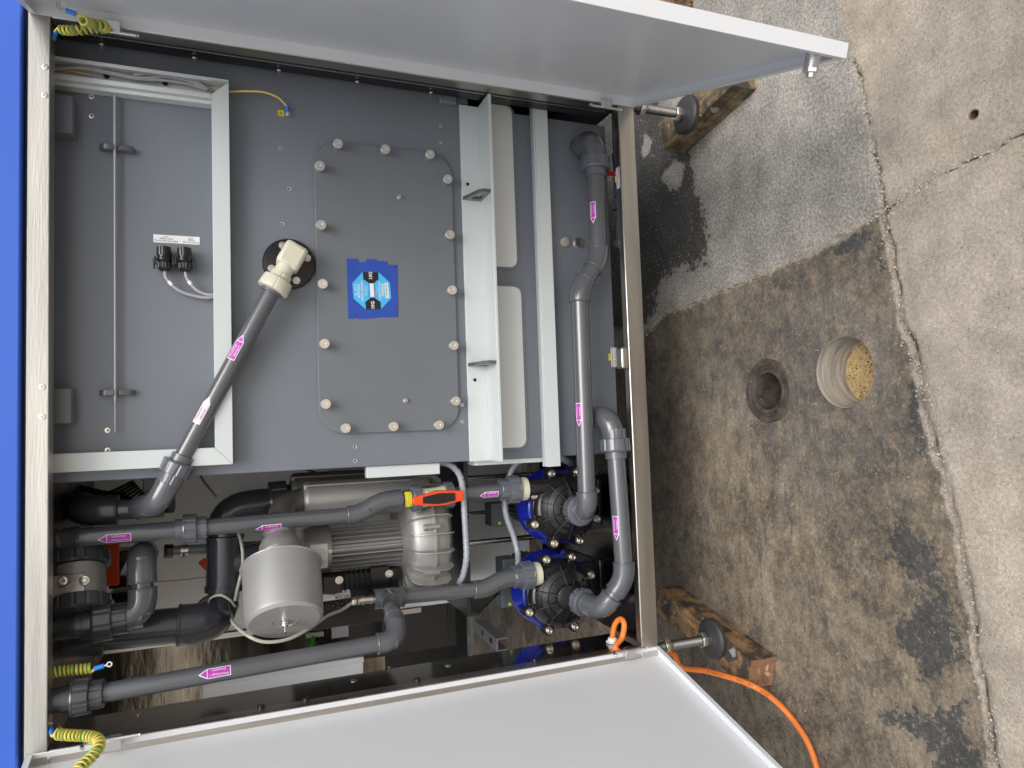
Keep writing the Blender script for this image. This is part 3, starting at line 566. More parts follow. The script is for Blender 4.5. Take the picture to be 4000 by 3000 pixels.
# doors
def door(s, d, width, label):
    d = V(d).normalized(); hx = s*.752; H = V((hx, -.001, 0)); n = V((-d.y, d.x, 0)); n = n if n.x*s < 0 else -n   # n: inner side
    zb, zt = .0, 1.458; T = .026
    out = -n; L = width; up = ZZ
    mb = MB(); c = H+d*L/2+out*T+up*(zb+zt)/2
    mb.obox(c, d*L/2, out*.001, up*(zt-zb)/2); hh = (zt-zb)/2
    mb.obox(H+d*.001+out*T/2+up*(hh), d*.001, out*T/2, up*hh)
    mb.obox(H+d*(L-.001)+out*T/2+up*hh, d*.0012, out*(T/2+.001), up*(hh+.001))
    mb.obox(H+d*L/2+out*T/2+up*.001, d*(L/2), out*T/2, up*.001)
    mb.obox(H+d*L/2+out*T/2+up*(zt-.001), d*(L/2), out*T/2, up*.001)
    # folded return lips
    mb.obox(H+d*(L-.008)+out*.001+up*hh, d*.008, out*.001, up*hh)
    mb.obox(H+d*L/2+out*.001+up*.006, d*L/2, out*.0008, up*.006)
    mb.obox(H+d*L/2+out*.001+up*(zt-.006), d*L/2, out*.0008, up*.006)
    D = mb.build('door', 'door', cab, .0012, seg=2); tag(D, label)
    # spring hinge pins
    for z in (.1, 1.305):
        b = H+d*.014+n*.006+up*z+out*.002; mb = MB(); mb.obox(b, d*.009, out*.012, up*.015); mb.obox(b-d*.014, d*.007, out*.005, up*.006)
        mb.build('hinge_block', 'zinc', D, .001)
        q = b+d*.004+n*.011; mb = MB(); mb.cyl(q-up*.045, q+up*.04, .0038, seg=14); mb.sphere(q-up*.048, .0038, 8); mb.tube(cat_rom([q+up*.04, q+up*.05, q+up*.053+d*.008, q+up*.05+d*.014], 5), .0038, 10); mb.build('hinge_pin', 'zinc', D)
    return D, H, d, n, out
DR, HR, dR, nR, oR = door(1, (-.295, -.955, 0), .765, 'white right-hand door seen from inside, tapped lock bolt at its lower free corner')
DL, HL, dL, nL_, oL = door(-1, (-.274, -.96, 0), .765, 'white left-hand door seen from inside')
# lock bolt on the right door, wing nut studs
b = at(3062, 215, Z=.13); q = HR+dR*.735+oR*.02; q.z = at(3072, 250, X=q.x).z
mb = MB(); hexnut(mb, q+nR*.0, nR, .017, .006); mb.lathe(q, nR, [(0.004+.0015*i, .0135 if i % 2 else .0122) for i in range(26)], 24); hexnut(mb, q+nR*.04, nR, .0145, .009); mb.lathe(q+nR*.049, nR, [(0, .008), (.008, .007)], 6); mb.build('lock_bolt', 'zinc', DR)
mb = MB(); q2 = at(1720, 4, Y=-.62); q2 = HR+dR*.7+oR*.028; q2.z = at(1710, 0, X=q2.x).z; mb.obox(q2+oR*.012, dR*.02, oR*.012, ZZ*.05); mb.build('door_handle', 'black', DR, .004)
mb = MB(); p = HR+dR*.08+oR*.022; p.z = at(245, 40, X=p.x).z
mb.cyl(p, p+nR*.02, .0035, seg=12); hexnut(mb, p+nR*.003, nR, .008, .004)
for s in (-1, 1): mb.obox(p+nR*.011+ZZ*s*.009, ZZ*.0045, nR*.006, dR*.0012)
mb.build('wing_nut', 'nickel', DR)
mb = MB(); q = HR+dR*.105+oR*.0245; q.z = p.z+.02; mb.obox(q, dR*.0045, ZZ*.013, oR*.0003); mb.build('sticker', 'yellow', DR)
# ------------------------------------------------------------------ tank
YT = .12
tank = thing('process_tank', 'large dark grey plastic tank with bolted hatch filling the right of the cabinet', 'tank', (.27, YT, .02))
XL, XR = -.231, .745; ZB = .02
zmid = at(1796, 1100, Y=YT).z-.012
XR1 = at(1350, 299, Y=YT).x
MB().box(XL, XR1, YT, .9, at(1850, 1100, Y=YT).z, 1.4395).build('tank_body', 'tank', tank, .002)
MB().box(XL, .75, YT+.012, .9, ZB, at(1850, 1100, Y=YT).z-.0005).build('lower_body', 'tank', tank, .002)
Y2 = YT+.012
MB().box(at(1740, 400, Y=.1).x, XR1+.02, .1, YT-.0005, at(1755, 340, Y=.1).z-.02, at(1755, 340, Y=.1).z+.028).build('corner_block', 'tank', tank, .003)
# hatch
z1, z0 = at(1236, 1100, Y=.11).z, at(1778, 1100, Y=.11).z; xa, xb = at(1500, 1688, Y=.11).x, at(1500, 574, Y=.11).x
def rrect(x0, x1, z0, z1, r, Y, n=8):
    P = []
    for cx, cz, a0 in ((x1-r, z1-r, 0), (x0+r, z1-r, 90), (x0+r, z0+r, 180), (x1-r, z0+r, 270)):
        P += [V((cx+r*math.cos(math.radians(a0+90*i/n)), Y, cz+r*math.sin(math.radians(a0+90*i/n)))) for i in range(n+1)]
    return P
hatch = MB().prism(rrect(xa, xb, z0, z1, .062, YT-.001), (0, -.009, 0)).build('hatch_cover', 'cover', tank, .0012)
KN = [(1321, 559), (1506, 581), (1681, 601), (1250, 646), (1750, 698), (1255, 877), (1759, 915), (1261, 1108), (1767, 1132), (1268, 1342), (1774, 1349), (1273, 1578), (1781, 1566), (1351, 1673), (1538, 1666), (1716, 1660)]
k0 = MB(); k0.lathe((0, 0, 0), NY, [(0, .0075), (.012, .0075), (.0125, .0095), (.014, .0095), (.0145, .0068), (.019, .0068), (.0195, .0122), (.027, .0124), (.028, .0115), (.028, .0032), (.0265, .003), (.0262, .0001)], 36)
kb = None
for u, v in KN:
    p = at(u, v, Y=YT-.038); p.y = YT-.01
    if kb is None: kb = k0.build('knob', 'knob', hatch); kb.location = p; kb.matrix_parent_inverse = Matrix.Identity(4)
    else: c = kb.copy(); COL.objects.link(c); c.parent = hatch; c.matrix_parent_inverse = kb.matrix_parent_inverse.copy(); c.location = p
# hatch's local frame equals the world shifted to the tank; correct children
def fix_children(o, off):
    for c in o.children: c.matrix_parent_inverse = Matrix.Identity(4)
for u, v in ((1562, 766), (1587, 1564)):
    p = at(u, v, Y=YT-.02); mb = MB(); p.y = YT-.01; mb.cyl(p, p+NY*.002, .0065, seg=20); mb.cyl(p, p+NY*.013, .0032, seg=12); hexnut(mb, p+NY*.002, NY, .0055, .004); mb.build('stud', 'nickel', hatch)
# tape and shock label
YS = YT-.0105
def pl(L, Y): return [at(u, v, Y=Y) for u, v in L]
mb = MB()
for i, L in enumerate(([(1354, 1009.5), (1400, 1011), (1405, 1242), (1360.5, 1246)], [(1394, 1024), (1445, 1023), (1449, 1244), (1399, 1246)], [(1430.5, 1011), (1475, 1014), (1475, 1243), (1430, 1242)], [(1467, 1019), (1514, 1022), (1515, 1239), (1472, 1239)], [(1509, 1034), (1551.5, 1035), (1555, 1238), (1512, 1239)])):
    mb.flat(pl(L, YS-.0002*(i+1)))
tp = mb.build('blue_tape', 'tape', hatch)
YL = YS-.0014
mb = MB(); mb.flat(pl([(1416, 1063), (1478, 1063), (1523, 1104), (1528, 1165), (1489, 1207), (1429, 1208), (1381.5, 1167), (1376, 1106)], YL))
sh = mb.build('shock_label', 'cyan', hatch)
MB().flat(pl([(1417, 1063), (1477, 1063), (1479, 1091), (1458, 1108), (1444, 1108), (1419, 1091)], YL-.0003)).build('black_field', 'blackgloss', hatch)
mb = MB(); mb.flat(pl([(1448, 1162), (1462, 1162), (1487, 1180), (1488.5, 1207), (1429.5, 1208), (1427, 1180)], YL-.0003))
mb.build('black_field', 'blackgloss', hatch)
mb = MB(); mb.prism(pl([(1444, 1108), (1458, 1108), (1462, 1161), (1448, 1161)], YL-.0004), (0, -.003, 0)); mb.flat(pl([(1500, 1105), (1515, 1104.5), (1520.5, 1164), (1505.5, 1165)], YL-.0003))
def rup(u, v, Y=None): return None
TU = (at(1400, 1000, Y=YL)-at(1404, 1100, Y=YL)).normalized(); TP = V((-TU.z, 0, TU.x))
for s, u, v, h, w_ in (('TELL   SHOCK', 1389, 1133, .0052, .0325), ('ACHTUNG', 1402, 1135.5, .0085, .036), ('SORGSAM HANDHABEN', 1415, 1137, .0052, .053), ('HANDLE WITH CARE', 1483.5, 1135, .0052, .046), ('WARNING', 1495, 1133, .0085, .034), ('10G', 1448, 1077, .0105, None), ('10G', 1457, 1192, .0105, None)):
    put_text(mb, s, at(u, v, Y=YL-.0006), TU, TP, h*1.15, bold=True, width=w_)
for u, v, s in ((1424, 1135, 'WIRD DIE LABELANZEIGE ROT'), (1429, 1136, 'SCHADENSMELDUNG AN'), (1434, 1136, 'EMPFANG VERMERKEN'), (1466, 1134, 'INDICATOR WILL TURN RED'), (1471, 1134, 'IF MISHANDLED NOTE ON'), (1476, 1134, 'BILL OF LADING')): put_text(mb, s, at(u, v, Y=YL-.0006), TU, TP, .0024, width=.024)
mb.build('lettering', 'white', hatch)
mb = MB(); z_ = 0
for i in range(17):
    v = 1108+i*3.2; w_ = random.choice((.6, 1.1, 1.6)); mb.flat(pl([(1503+(v-1108)*.09, v), (1510+(v-1108)*.09, v), (1510+(v-1108)*.09, v+w_), (1503+(v-1108)*.09, v+w_)], YL-.0007))
put_text(mb, '30/7/2021 9612', at(1441, 1134, Y=YL-.0006), TU, TP, .004, width=.036)
mb.build('barcode', 'ink', hatch)
# cable trunking frame (light grey)
YF = .08
zb1, zb0 = at(833, 1100, Y=YF).z, at(902, 1100, Y=YF).z; xl0, xl1 = at(500, 1833, Y=YF).x, at(500, 1762, Y=YF).x; xr1, xr0 = at(600, 258, Y=YF).x, at(600, 334, Y=YF).x
tr = MB(); tr.prism([(xl0, YF, zb0), (at(893, 312, Y=YF).x-.0045, YF, zb0), (at(893, 312, Y=YF).x-.0405, YF, zb1), (xl1, YF, zb1)], (0, YT-YF-.0005, 0))
tr.prism([(xl0, YF, zb0+.0005), (xl1, YF, zb1+.0005), (xl1, YF, 1.439), (xl0, YF, 1.439)], (0, YT-YF-.0005, 0))
trunk = tr.build('cable_trunking', 'ppgrey', tank, .0008)
xro = at(893, 312, Y=YF).x; xri = at(840, 372, Y=YF).x
mb = MB(); mb.box(xri-.002, xro-.0045, YT-.004, YT-.0006, zb1+.0003, 1.439)
mb.box(xro-.004, xro, YF, YT-.0006, zb0+.0005, 1.439)
mb.prism([(xro-.0045, YT-.004, zb0+.004), (xro-.0045, YT-.004, zb1), (xro-.039, YT-.004, zb1)], (0, .003, 0)); mb.box(xri-.008, xri-.002, YF, YT-.0006, zb1+.0005, 1.439); mb.box(xri-.018, xri-.0085, YF+.012, YT-.0006, zb1+.0005, 1.439)
mb.box(xro-.008, xro-.0041, YF+.0005, YF+.002, zb1+.001, 1.438); mb.box(xri-.0019, xri+.003, YF+.0005, YF+.002, zb1+.001, 1.438)
mb.build('open_channel', 'ppgrey', trunk, .0005)
for u, v in ((416, 299), (645, 326)): p = at(u, v, Y=YT-.006); MB().lathe(p, NY, [(0, .006), (.003, .006), (.0035, .0045)], 18).build('screw', 'black', trunk)
# clips for the rod, blocks
for u, v in ((455, 575), (455, 1533)):
    p = at(u, v, Y=YT-.02); L = .0355; mb = MB(); n_ = 8; P = []
    for a0, sx in ((0, 1), (180, -1)): P += [V((p.x, YT-.014-.014*math.sin(math.radians(a)) if True else 0, p.z+sx*(L-.014)+.014*math.cos(math.radians(a))*1)) for a in ([0, 30, 60, 90] if sx > 0 else [90, 120, 150, 180])]
    P = [V((p.x, YT-.0006, p.z+L))]+[V((p.x, YT-.008-.014*math.sin(math.radians(a)), p.z+(L-.014)+.014*math.cos(math.radians(a)))) for a in (0, 30, 60, 90)]+[V((p.x, YT-.022, p.z+.005)), V((p.x, YT-.013, p.z+.003)), V((p.x, YT-.013, p.z-.003)), V((p.x, YT-.022, p.z-.005))]+[V((p.x, YT-.008-.014*math.sin(math.radians(a)), p.z-(L-.014)+.014*math.cos(math.radians(a)))) for a in (90, 120, 150, 180)]+[V((p.x, YT-.0006, p.z-L))]
    mb.prism([q-XX*.006 for q in P], (.012, 0, 0)); mb.build('rod_clip', 'pvc', tank, .0006)
for (u0, v0), (u1, v1) in (((215, 370), (283, 512)), ((215, 1515), (277, 1655))):
    a, b = at(u0, v1, Y=.07), at(u1, v0, Y=.07); MB().box(a.x, b.x, .072, YT-.0006, b.z, 1.439).build('stop_block', 'cover', tank, .003)
for u, v in ((358, 378), (358, 453), (421, 1681), (421, 1759), (1721, 492), (1723, 557), (1805, 1582), (1806, 1647)): screw(tank, at(u, v, Y=YT), NY, .006 if u < 1000 else .0048, .0014)
for u, v in ((1094, 580), (1130, 738), (1101, 875), (1386, 1745), (1387, 1800)):
    p = at(u, v, Y=YT); mb = MB(); mb.lathe(p, NY, [(.0002, .0028), (.0006, .0034), (.0008, .004), (.0003, .0045)], 16, cap=False); mb.lathe(p+NY*.0002, NY, [(0, .003), (.0001, .0029)], 14, mi=1); mb.build('threaded_hole', ['silver', 'void'], tank)
p = at(1724, 380, Y=YT-.015); p.y = YT; mb = MB(); mb.cyl(p, p+NY*.002, .007, seg=18); mb.cyl(p, p+NY*.02, .0028, seg=10); hexnut(mb, p+NY*.002, NY, .0055, .004); mb.obox(p+NY*.014, XX*.007, ZZ*.0015, V((0, .004, 0))); mb.build('wing_stud', 'nickel', tank)
# ledge: plate on the tank + shelf sticking out, gussets
YP = YT-.008
zl1, zl0 = at(1815, 1100, Y=YP).z, at(1893, 900, Y=YP).z
xle, xre = XL-.001, at(1883, 420, Y=YP).x
ys = .062
for y_ in np.arange(.02, .11, .002):
    if abs(at(1929, 364, Y=y_).x-xre) < .0035: ys = y_
ledge = MB().box(xle, xre, YP, YT-.0006, zl0, zl1).box(xle, xre, ys, YP-.0003, zl0, zl0+.008).build('ledge', 'ppgrey', tank, .0012)
tag(ledge, 'light grey angled ledge across the tank')
for u, v in ((1809, 775), (1836, 1425)):
    x = at(u, v, Y=YP).x; z = zl0+.008; hh = zl1-z-.002; dd = YP-ys-.004; mb = MB()
    P = [(0, 0), (dd, 0), (dd, hh*.45), (dd*.75, hh*.68), (0, hh)]; P = [(0, 0), (dd, 0), (dd, hh*.42), (dd*.85, hh*.6), (0, hh)]
    Q = [(dd*.2, hh*.16), (dd*.62, hh*.16), (dd*.7, hh*.3), (dd*.62, hh*.46), (dd*.25, hh*.66), (dd*.16, hh*.5)]
    bm = bmesh.new(); f = lambda a, b, xx: bm.verts.new((xx, YP-a, z+b))
    for xx in (x-.005, x+.005):
        pass
    bm.free(); n1, n2 = len(P), len(Q)
    def ringpt(P, th):    # ray cast from centroid for matched loops
        cx, cy = dd*.4, hh*.36; dx, dy = math.cos(th), math.sin(th); best = None
        for (ax, ay), (bx, by) in zip(P, P[1:]+P[:1]):
            ex, ey = bx-ax, by-ay; den = dx*ey-dy*ex
            if abs(den) < 1e-12: continue
            t = ((ax-cx)*ey-(ay-cy)*ex)/den; s = ((ax-cx)*dy-(ay-cy)*dx)/den
            if t > 0 and -1e-9 <= s <= 1+1e-9: best = t if best is None else min(best, t)
        return cx+dx*best, cy+dy*best
    ths = sorted([2*math.pi*i/36-math.pi for i in range(36)]+[math.atan2(q[1]-hh*.36, q[0]-dd*.4) for q in P+Q]); N = len(ths); vs = []
    for xx in (x-.0045, x+.0045):
        for PP in (P, Q): vs += [V((xx, YP-a, z+b)) for a, b in (ringpt(PP, t) for t in ths)]
    fs = []
    for i in range(N):
        j = (i+1) % N; fs += [(i, j, N+j, N+i), (2*N+i, 3*N+i, 3*N+j, 2*N+j), (i, 2*N+i, 2*N+j, j), (N+i, N+j, 3*N+j, 3*N+i)]
    mb.add(vs, fs); mb.build('gusset', 'pvc', ledge)
for u, v in ((1827, 719), (1855, 1484)): MB().lathe(at(u, v, Y=YP), NY, [(.0003, .0048), (.0006, .0045)], 20).build('drilled_hole', 'void', ledge)
# pale windows under the ledge, trim bar
for (v0, v1, ur) in ((418, 1046, 2010), (1120, 1748, 2046)):
    um = ur-4; x1 = at(1985, v0, Y=Y2).x; x0_ = at(2010, v1, Y=Y2).x; zz0 = at(um+1, (v0+v1)/2, Y=Y2).z; zz1 = zz0+.075
    o = MB().prism(rrect(x0_-.008, x1+.008, zz0-.008, zz1+.02, .03, Y2-.0006), (0, -.003, 0)).build('pad_rim', 'tank', tank, .001)
    o = MB().prism(rrect(x0_, x1, zz0, zz1+.012, .022, Y2-.0038), (0, -.0014, 0)).build('pale_window', 'beige', tank, .0008)
YB = .098
zt1, zt0 = at(2112, 1100, Y=YB).z, at(2163, 1100, Y=YB).z; xbr = at(2115, 388, Y=YB).x; xbl = at(2170, 1822, Y=YB).x
mb = MB(); mb.box(xbl, xbr, YB, YB+.003, zt0, zt1); mb.box(xbl, xbr, YB+.0031, Y2-.0006, zt0, zt0+.003); mb.box(xbl, xbr, YB+.0031, Y2-.0006, zt1-.003, zt1); mb.box(xbl+.002, xbr, YB+.003, YB+.012, zt1, zt1+.004)
tb = mb.build('trim_bar', 'ppgrey', tank, .0008)
for u, v in ((2211, 943), (2262, 947)):
    p = at(u, v, Y=Y2-.01); p.y = Y2; mb = MB(); mb.lathe(p, NY, [(0, .015), (.003, .015)], 30); hexnut(mb, p+NY*.003, NY, .0155, .006); put_text(mb, 'NW12', p+NY*.0096, XX, ZZ, .007); mb.build('hex_plug', 'nickel', tank, .0006)
# label plates on the tank
def plate_label(parent, corners, Y, lines, rx, up, size, m='white', ink='ink', name='label_plate', width=None, dz=None):
    o = MB().flat(pl(corners, Y-.0006)).build(name, m, parent); c = sum(pl(corners, Y-.0008), V((0, 0, 0)))/4; mb = MB(); upv = V(up).normalized()
    for s, off, rr in lines: put_text(mb, s, c+upv*off+V(rx).normalized()*rr, rx, up, size, width=None)
    mb.build('lettering', ink, o)
plate_label(tank, [(599, 915), (780, 926), (780, 956), (599, 946)], YT, [('Nachdosierung', .005, -.031), ('dosage', .0, -.031), ('-X18', -.0048, -.031), ('Aditiv-Nachdosierung', .005, .022), ('aditiv-dosage', 0, .022), ('-X19', -.0048, .022)], ZZ, V((-1, 0, .0)), .0056)
plate_label(tank, [(2385, 1357), (2407.5, 1357), (2411, 1434), (2388, 1434)], Y2, [('Restentleerung', .005, 0), ('Sump emptying', -.004, 0)], XX, ZZ, .0095)
plate_label(tank, [(2376, 1382), (2386, 1382), (2387, 1408), (2377, 1408)], Y2, [('-V13', 0, 0)], XX, ZZ, .005, m='yellow')
plate_label(tank, [(1085, 430), (1109, 431), (1110, 454), (1086, 452)], YT, [], XX, ZZ, .005, m='yellow', name='earth_symbol')
p = at(1097, 442, Y=YT-.0012); mb = MB(); mb.lathe(p, NY, [(0, .0052), (.0001, .0052), (.0001, .0046), (0, .0046)], 24, cap=False)
for a, b, c_, d_ in ((0, .0012, .003, .0004), (0, -.0008, .0022, .0004), (0, -.0022, .0012, .0004), (0, .003, .0004, .0018)): mb.obox(p+XX*a+ZZ*b, XX*c_, ZZ*d_, NY*.0001)
mb.build('symbol', 'ink', tank)
# brown leak streaks, scratches on tank
mb = MB()
mat('scratch', (.22, .23, .25), .5)
for k in range(26):
    u = random.uniform(950, 1780); v = random.uniform(420, 1720); a = random.uniform(0, 3.14); L = random.uniform(3, 22); Y = YT-.0012 if not (1240 < u < 1770 and 600 < v < 1680) else YT-.0113
    mb.flat([at(u, v, Y=Y), at(u+math.cos(a)*L, v+math.sin(a)*L, Y=Y), at(u+math.cos(a)*L+.5, v+math.sin(a)*L+.7, Y=Y), at(u+.5, v+.7, Y=Y)])
mb.build('scratches', 'scratch', tank)
# black flange disc with ivory fitting is part of the warm air pipe
# ------------------------------------------------------------------ rod, plugs, wires on the tank
pr = [at(448, v, Y=YT-.017) for v in (320, 1690)]; zr = pr[0].z; y = YT-.0165
rod = thing('metal_rod', 'long thin bare metal rod clipped across the upper tank wall', 'rod', (0, y, zr))
mb = MB(); mb.cyl((at(448, 330, Y=y).x, y, zr), (at(448, 1568, Y=y).x, y, zr), .0032, seg=14); mb.cyl((at(448, 1568, Y=y).x, y, zr), (at(448, 1690, Y=y).x, y, zr), .0019, seg=12); mb.build('rod_shaft', 'canister', rod)
x_ = at(448, 328, Y=y).x; mb = MB(); mb.tube(cat_rom([(x_-.012, y-.002, zr-.014), (x_+.002, y-.003, zr-.006), (x_+.004, y-.004, zr), (x_+.008, y-.004, zr+.012)]), .0022, 10); mb.build('hook', 'canister', rod)
def plug(u, v, lab, cl):
    p = at(u, v, Y=YT-.024); T = thing('plug_connector', lab, 'plug', p, 'black round plug connectors on the tank wall')
    d = (at(u+4, v+100, Y=YT-.024)-p).normalized()
    def md(i, a, r): return r-(.0014 if 2 <= i <= 3 and (a*16/6.283) % 1 > .6 else 0)
    mb = MB(); k = .000575
    mb.lathe(p-d*.036, d, [(0, .006), (.003, .0075), (.003, .015), (.022, .0158), (.0225, .0145), (.026, .0145)], 64, lambda i, a, r: r-(.001 if 3 <= i <= 3 and (a*20/6.283) % 1 > .5 else 0)); mb.build('cap', 'black', T, ang=28)
    mb = MB(); mb.lathe(p-d*.011, d, [(0, .0135), (.002, .0155), (.008, .016), (.012, .0135)], 40); mb.obox(p-d*.002+ZZ*.0185, d*.009, ZZ*.002, NY*.006); mb.obox(p-d*.002-ZZ*.0185, d*.009, ZZ*.002, NY*.006); mb.obox(p+d*.006+ZZ*.0215, d*.011, ZZ*.0016, NY*.006); mb.obox(p+d*.006-ZZ*.0215, d*.011, ZZ*.0016, NY*.006)
    mb.build('locking_lever', 'black', T, .0008)
    mb = MB(); mb.lathe(p+d*.001, d, [(0, .0135), (.002, .0152), (.014, .0152), (.018, .0125), (.021, .009), (.022, .004)], 60, lambda i, a, r: r-(.0013 if 1 <= i <= 2 and (a*12/6.283) % 1 > .7 else 0)); mb.build('gland_nut', 'black', T, ang=28)
    mb = MB(); mb.cyl(p+V((0, .001, 0)), V((p.x, YT, p.z)), .009); mb.build('socket', 'black', T)
    mb = MB(); pts = cat_rom([p+d*.02]+[at(a, b, Y=YT-.02) for a, b in cl]+[at(848, 1150, Y=YT-.01)], 10); mb.tube(pts, .0037, 12); mb.build('cable', 'cablegrey', T)
    q = pts[12]; q2 = pts[15]; MB().cyl(q, q2, .0043, seg=14).build('cable_marker', 'white', T)
plug(642, 1022, 'black round plug nearer the cabinet top, below the white dosing label', [(652, 1090), (700, 1135), (770, 1158), (820, 1162)])
plug(722, 1025, 'black round plug nearer the light grey trunking, below the white dosing label', [(732, 1090), (765, 1130), (800, 1148), (830, 1152)])
# grey cables in the open channel + yellow earth wire
T = thing('cable_bundle', 'three grey cables lying in the open trunking at the tank corner', 'cables', at(500, 290, Y=.1))
for L in ([(200, 268), (330, 264), (440, 285), (550, 305), (650, 300), (740, 318), (812, 352)], [(200, 271), (320, 268), (430, 288), (540, 309), (640, 314), (740, 330), (808, 353)], [(520, 292), (600, 288), (690, 296), (770, 322), (814, 350)]):
    MB().tube(cat_rom([at(u, v, Y=.1) for u, v in L]), .0036, 10).build('cable', 'cablegrey', T)
T = thing('earth_wire', 'yellow earth wire curving out of the trunking to a bolt on the tank', 'wire', at(1000, 360, Y=.1))
MB().tube(cat_rom([at(200, 262, Y=.105), at(270, 275, Y=.105), at(350, 292, Y=.105)]), .0022, 8).build('hidden_run', 'ycable', T)
MB().tube(cat_rom([at(u, v, Y=Y) for u, v, Y in ((815, 351, .112), (850, 356, .112), (893, 358, .11), (960, 356, .1), (1030, 360, .098), (1080, 378, .1), (1105, 398, .105), (1120, 416, .112))]), .0026, 10).build('wire', 'ycable', T)
a, b = at(1120, 414, Y=.112), at(1123, 434, Y=.113); MB().cyl(a, b, .0042, seg=14).build('ferrule', 'ferrule', T)
p = at(1123, 445, Y=.113); mb = MB(); mb.lathe(p, NY, [(0, .006), (.0015, .006)], 18); hexnut(mb, p+NY*.001, NY, .0055, .004); mb.cyl(p, p+NY*.01, .0028, seg=10); mb.build('bolt', 'zinc', T)
# ------------------------------------------------------------------ coiled earth leads (yellow green)
def coil(name_pts, R, r, turns, label, ends, fer=True):
    P = cat_rom(name_pts, 24); n = len(P); L = [0]
    for i in range(1, n): L.append(L[-1]+(P[i]-P[i-1]).length)
    T = thing('earth_lead', label, 'earth lead', P[0], 'coiled yellow green earth leads'); N = int(turns*14); pts = []
    Tn = lambda i: (P[min(i+1, n-1)]-P[max(i-1, 0)]).normalized(); x = frame(Tn(0))[0]; j = 0
    for k in range(N+1):
        s = L[-1]*k/N
        while j < n-2 and L[j+1] < s: j += 1
        t = (s-L[j])/max(1e-9, L[j+1]-L[j]); c = P[j].lerp(P[j+1], t); d = Tn(j); x = (x-d*x.dot(d)).normalized(); y_ = d.cross(x); a = 2*math.pi*turns*k/N
        pts.append(c+(x*math.cos(a)+y_*math.sin(a))*R)
    full = [V(e) for e in ends[0]]+pts+[V(e) for e in ends[1]]
    head = cat_rom([V(e) for e in ends[0]]+pts[:2], 5)[:-1]; tail = cat_rom(pts[-2:]+[V(e) for e in ends[1]], 5)[1:] if ends[1] else []
    MB().tube(head+pts+tail, r, 8, mis=[0, 0, 0, 1, 1, 0, 0, 1]).build('coiled_wire', ['ywire', 'ygreen'], T)
    if fer:
        for E in ends:
            if len(E) < 2: continue
            a, b = (V(E[0]), V(E[1])) if E is ends[0] else (V(E[-1]), V(E[-2])); d = (b-a).normalized()
            MB().cyl(a-d*.002, a+d*.016, r*1.7, seg=12).build('ferrule', 'ferrule', T); mb = MB(); mb.lathe(a-d*.012, NY, [(0, .006), (.001, .006), (.001, .003), (0, .003)], 18, cap=False); mb.obox(a-d*.004, d*.005, frame(d)[0]*.0018, frame(d)[1]*.0008); mb.build('ring_terminal', 'zinc', T)
Yc = -.03
coil([at(238, 118, Y=Yc+.02), at(300, 118, Y=Yc), at(360, 112, Y=Yc), at(408, 112, Y=Yc), at(402, 98, Y=Yc-.03), at(350, 90, Y=Yc-.05), at(322, 78, Y=Yc-.08)], .0078, .0028, 19, 'coiled yellow green earth lead hanging from the right door wing nut',
     ([at(212, 140, Y=.02), at(220, 118, Y=.0)], [at(305, 60, Y=-.1), at(290, 52, Y=-.1), at(262, 42, Y=-.1)]))
coil([at(225, 2868, Y=-.01), at(280, 2872, Y=-.03), at(340, 2875, Y=-.05), at(378, 2885, Y=-.07), at(388, 2910, Y=-.09), at(365, 2950, Y=-.11), at(320, 2990, Y=-.13), at(295, 3020, Y=-.14)], .0088, .0027, 22, 'coiled yellow green earth lead looping over the left door hinge pin',
     ([at(199, 2848, Y=.01), at(205, 2876, Y=-.01)], [at(285, 3040, Y=-.14)]))
coil([at(190, 2632, Y=.06), at(230, 2622, Y=.06), at(300, 2615, Y=.06), at(355, 2610, Y=.06)], .009, .003, 10, 'short coiled earth lead with a loose blue ring end beside the long left pipe',
     ([at(180, 2640, Y=.06), ], [at(365, 2618, Y=.05), at(382, 2608, Y=.045), at(402, 2602, Y=.045)]))
# ------------------------------------------------------------------ pipe runs
R50, R40 = .025, .02
def mids(c, a, L): return V(c)+(V(a)-V(c)).normalized()*L
# P1: from the tank elbow along the front to the right pump
YA = .052
T = thing('suction_pipe', 'upper long grey pipe with double bend, from the tank elbow to the right-hand pump', 'pipe', at(2262, 1200, Y=YA))
e0 = at(2312, 542, Y=YA); u0 = at(2326, 640, Y=YA); s1 = at(2339, 1012, Y=YA); s2 = at(2263, 1130, Y=YA); e1_ = at(2295, 2000, Y=YA)
elbow(T, e0, e0+V((0, 1, 0)), u0, R50, L=.062, t=.045, k=1.28, lips=(0, 0)); MB().lathe(V((e0.x, Y2-.0005, e0.z)), NY, [(0, R50*1.32), (.006, R50*1.3), (.01, R50*1.2)], 40).build('collar', 'pvc', T)
union(T, u0, s1-u0, R50, flip=-1); pipe(T, mids(u0, s1, .02), mids(s1, u0, .02), R50)
elbow(T, s1, u0, s2, R50, L=.036, t=.03); elbow(T, s2, s1, e1_, R50, L=.036, t=.03); pipe(T, mids(s1, s2, .02), mids(s2, s1, .02), R50)
pipe(T, mids(s2, e1_, .025), mids(e1_, s2, .025), R50)
YV = .185     # pump volute front
h1 = V((e1_.x, YV, e1_.z)); elbow(T, e1_, s2, h1, R50, L=.055, t=.042, k=1.18, lips=(1, 0))
union(T, V((e1_.x, .105, e1_.z)), V((0, 1, 0)), R50, flip=1, n=10); pipe(T, V((e1_.x, .06, e1_.z)), V((e1_.x, YV+.01, e1_.z)), R50*.93)
AL(T, at(2330, 838, Y=YA), u0, s1, R50, .062, .018, rot=.5)
AL(T, at(2275, 1620, Y=YA), s2, e1_, R50, .064, .018, rot=.6)
for (a, b, t0, s, ln) in ((u0, s1, .5, '1.11.22/09/21  PVC-U d50x3.7', .09),):
    pass
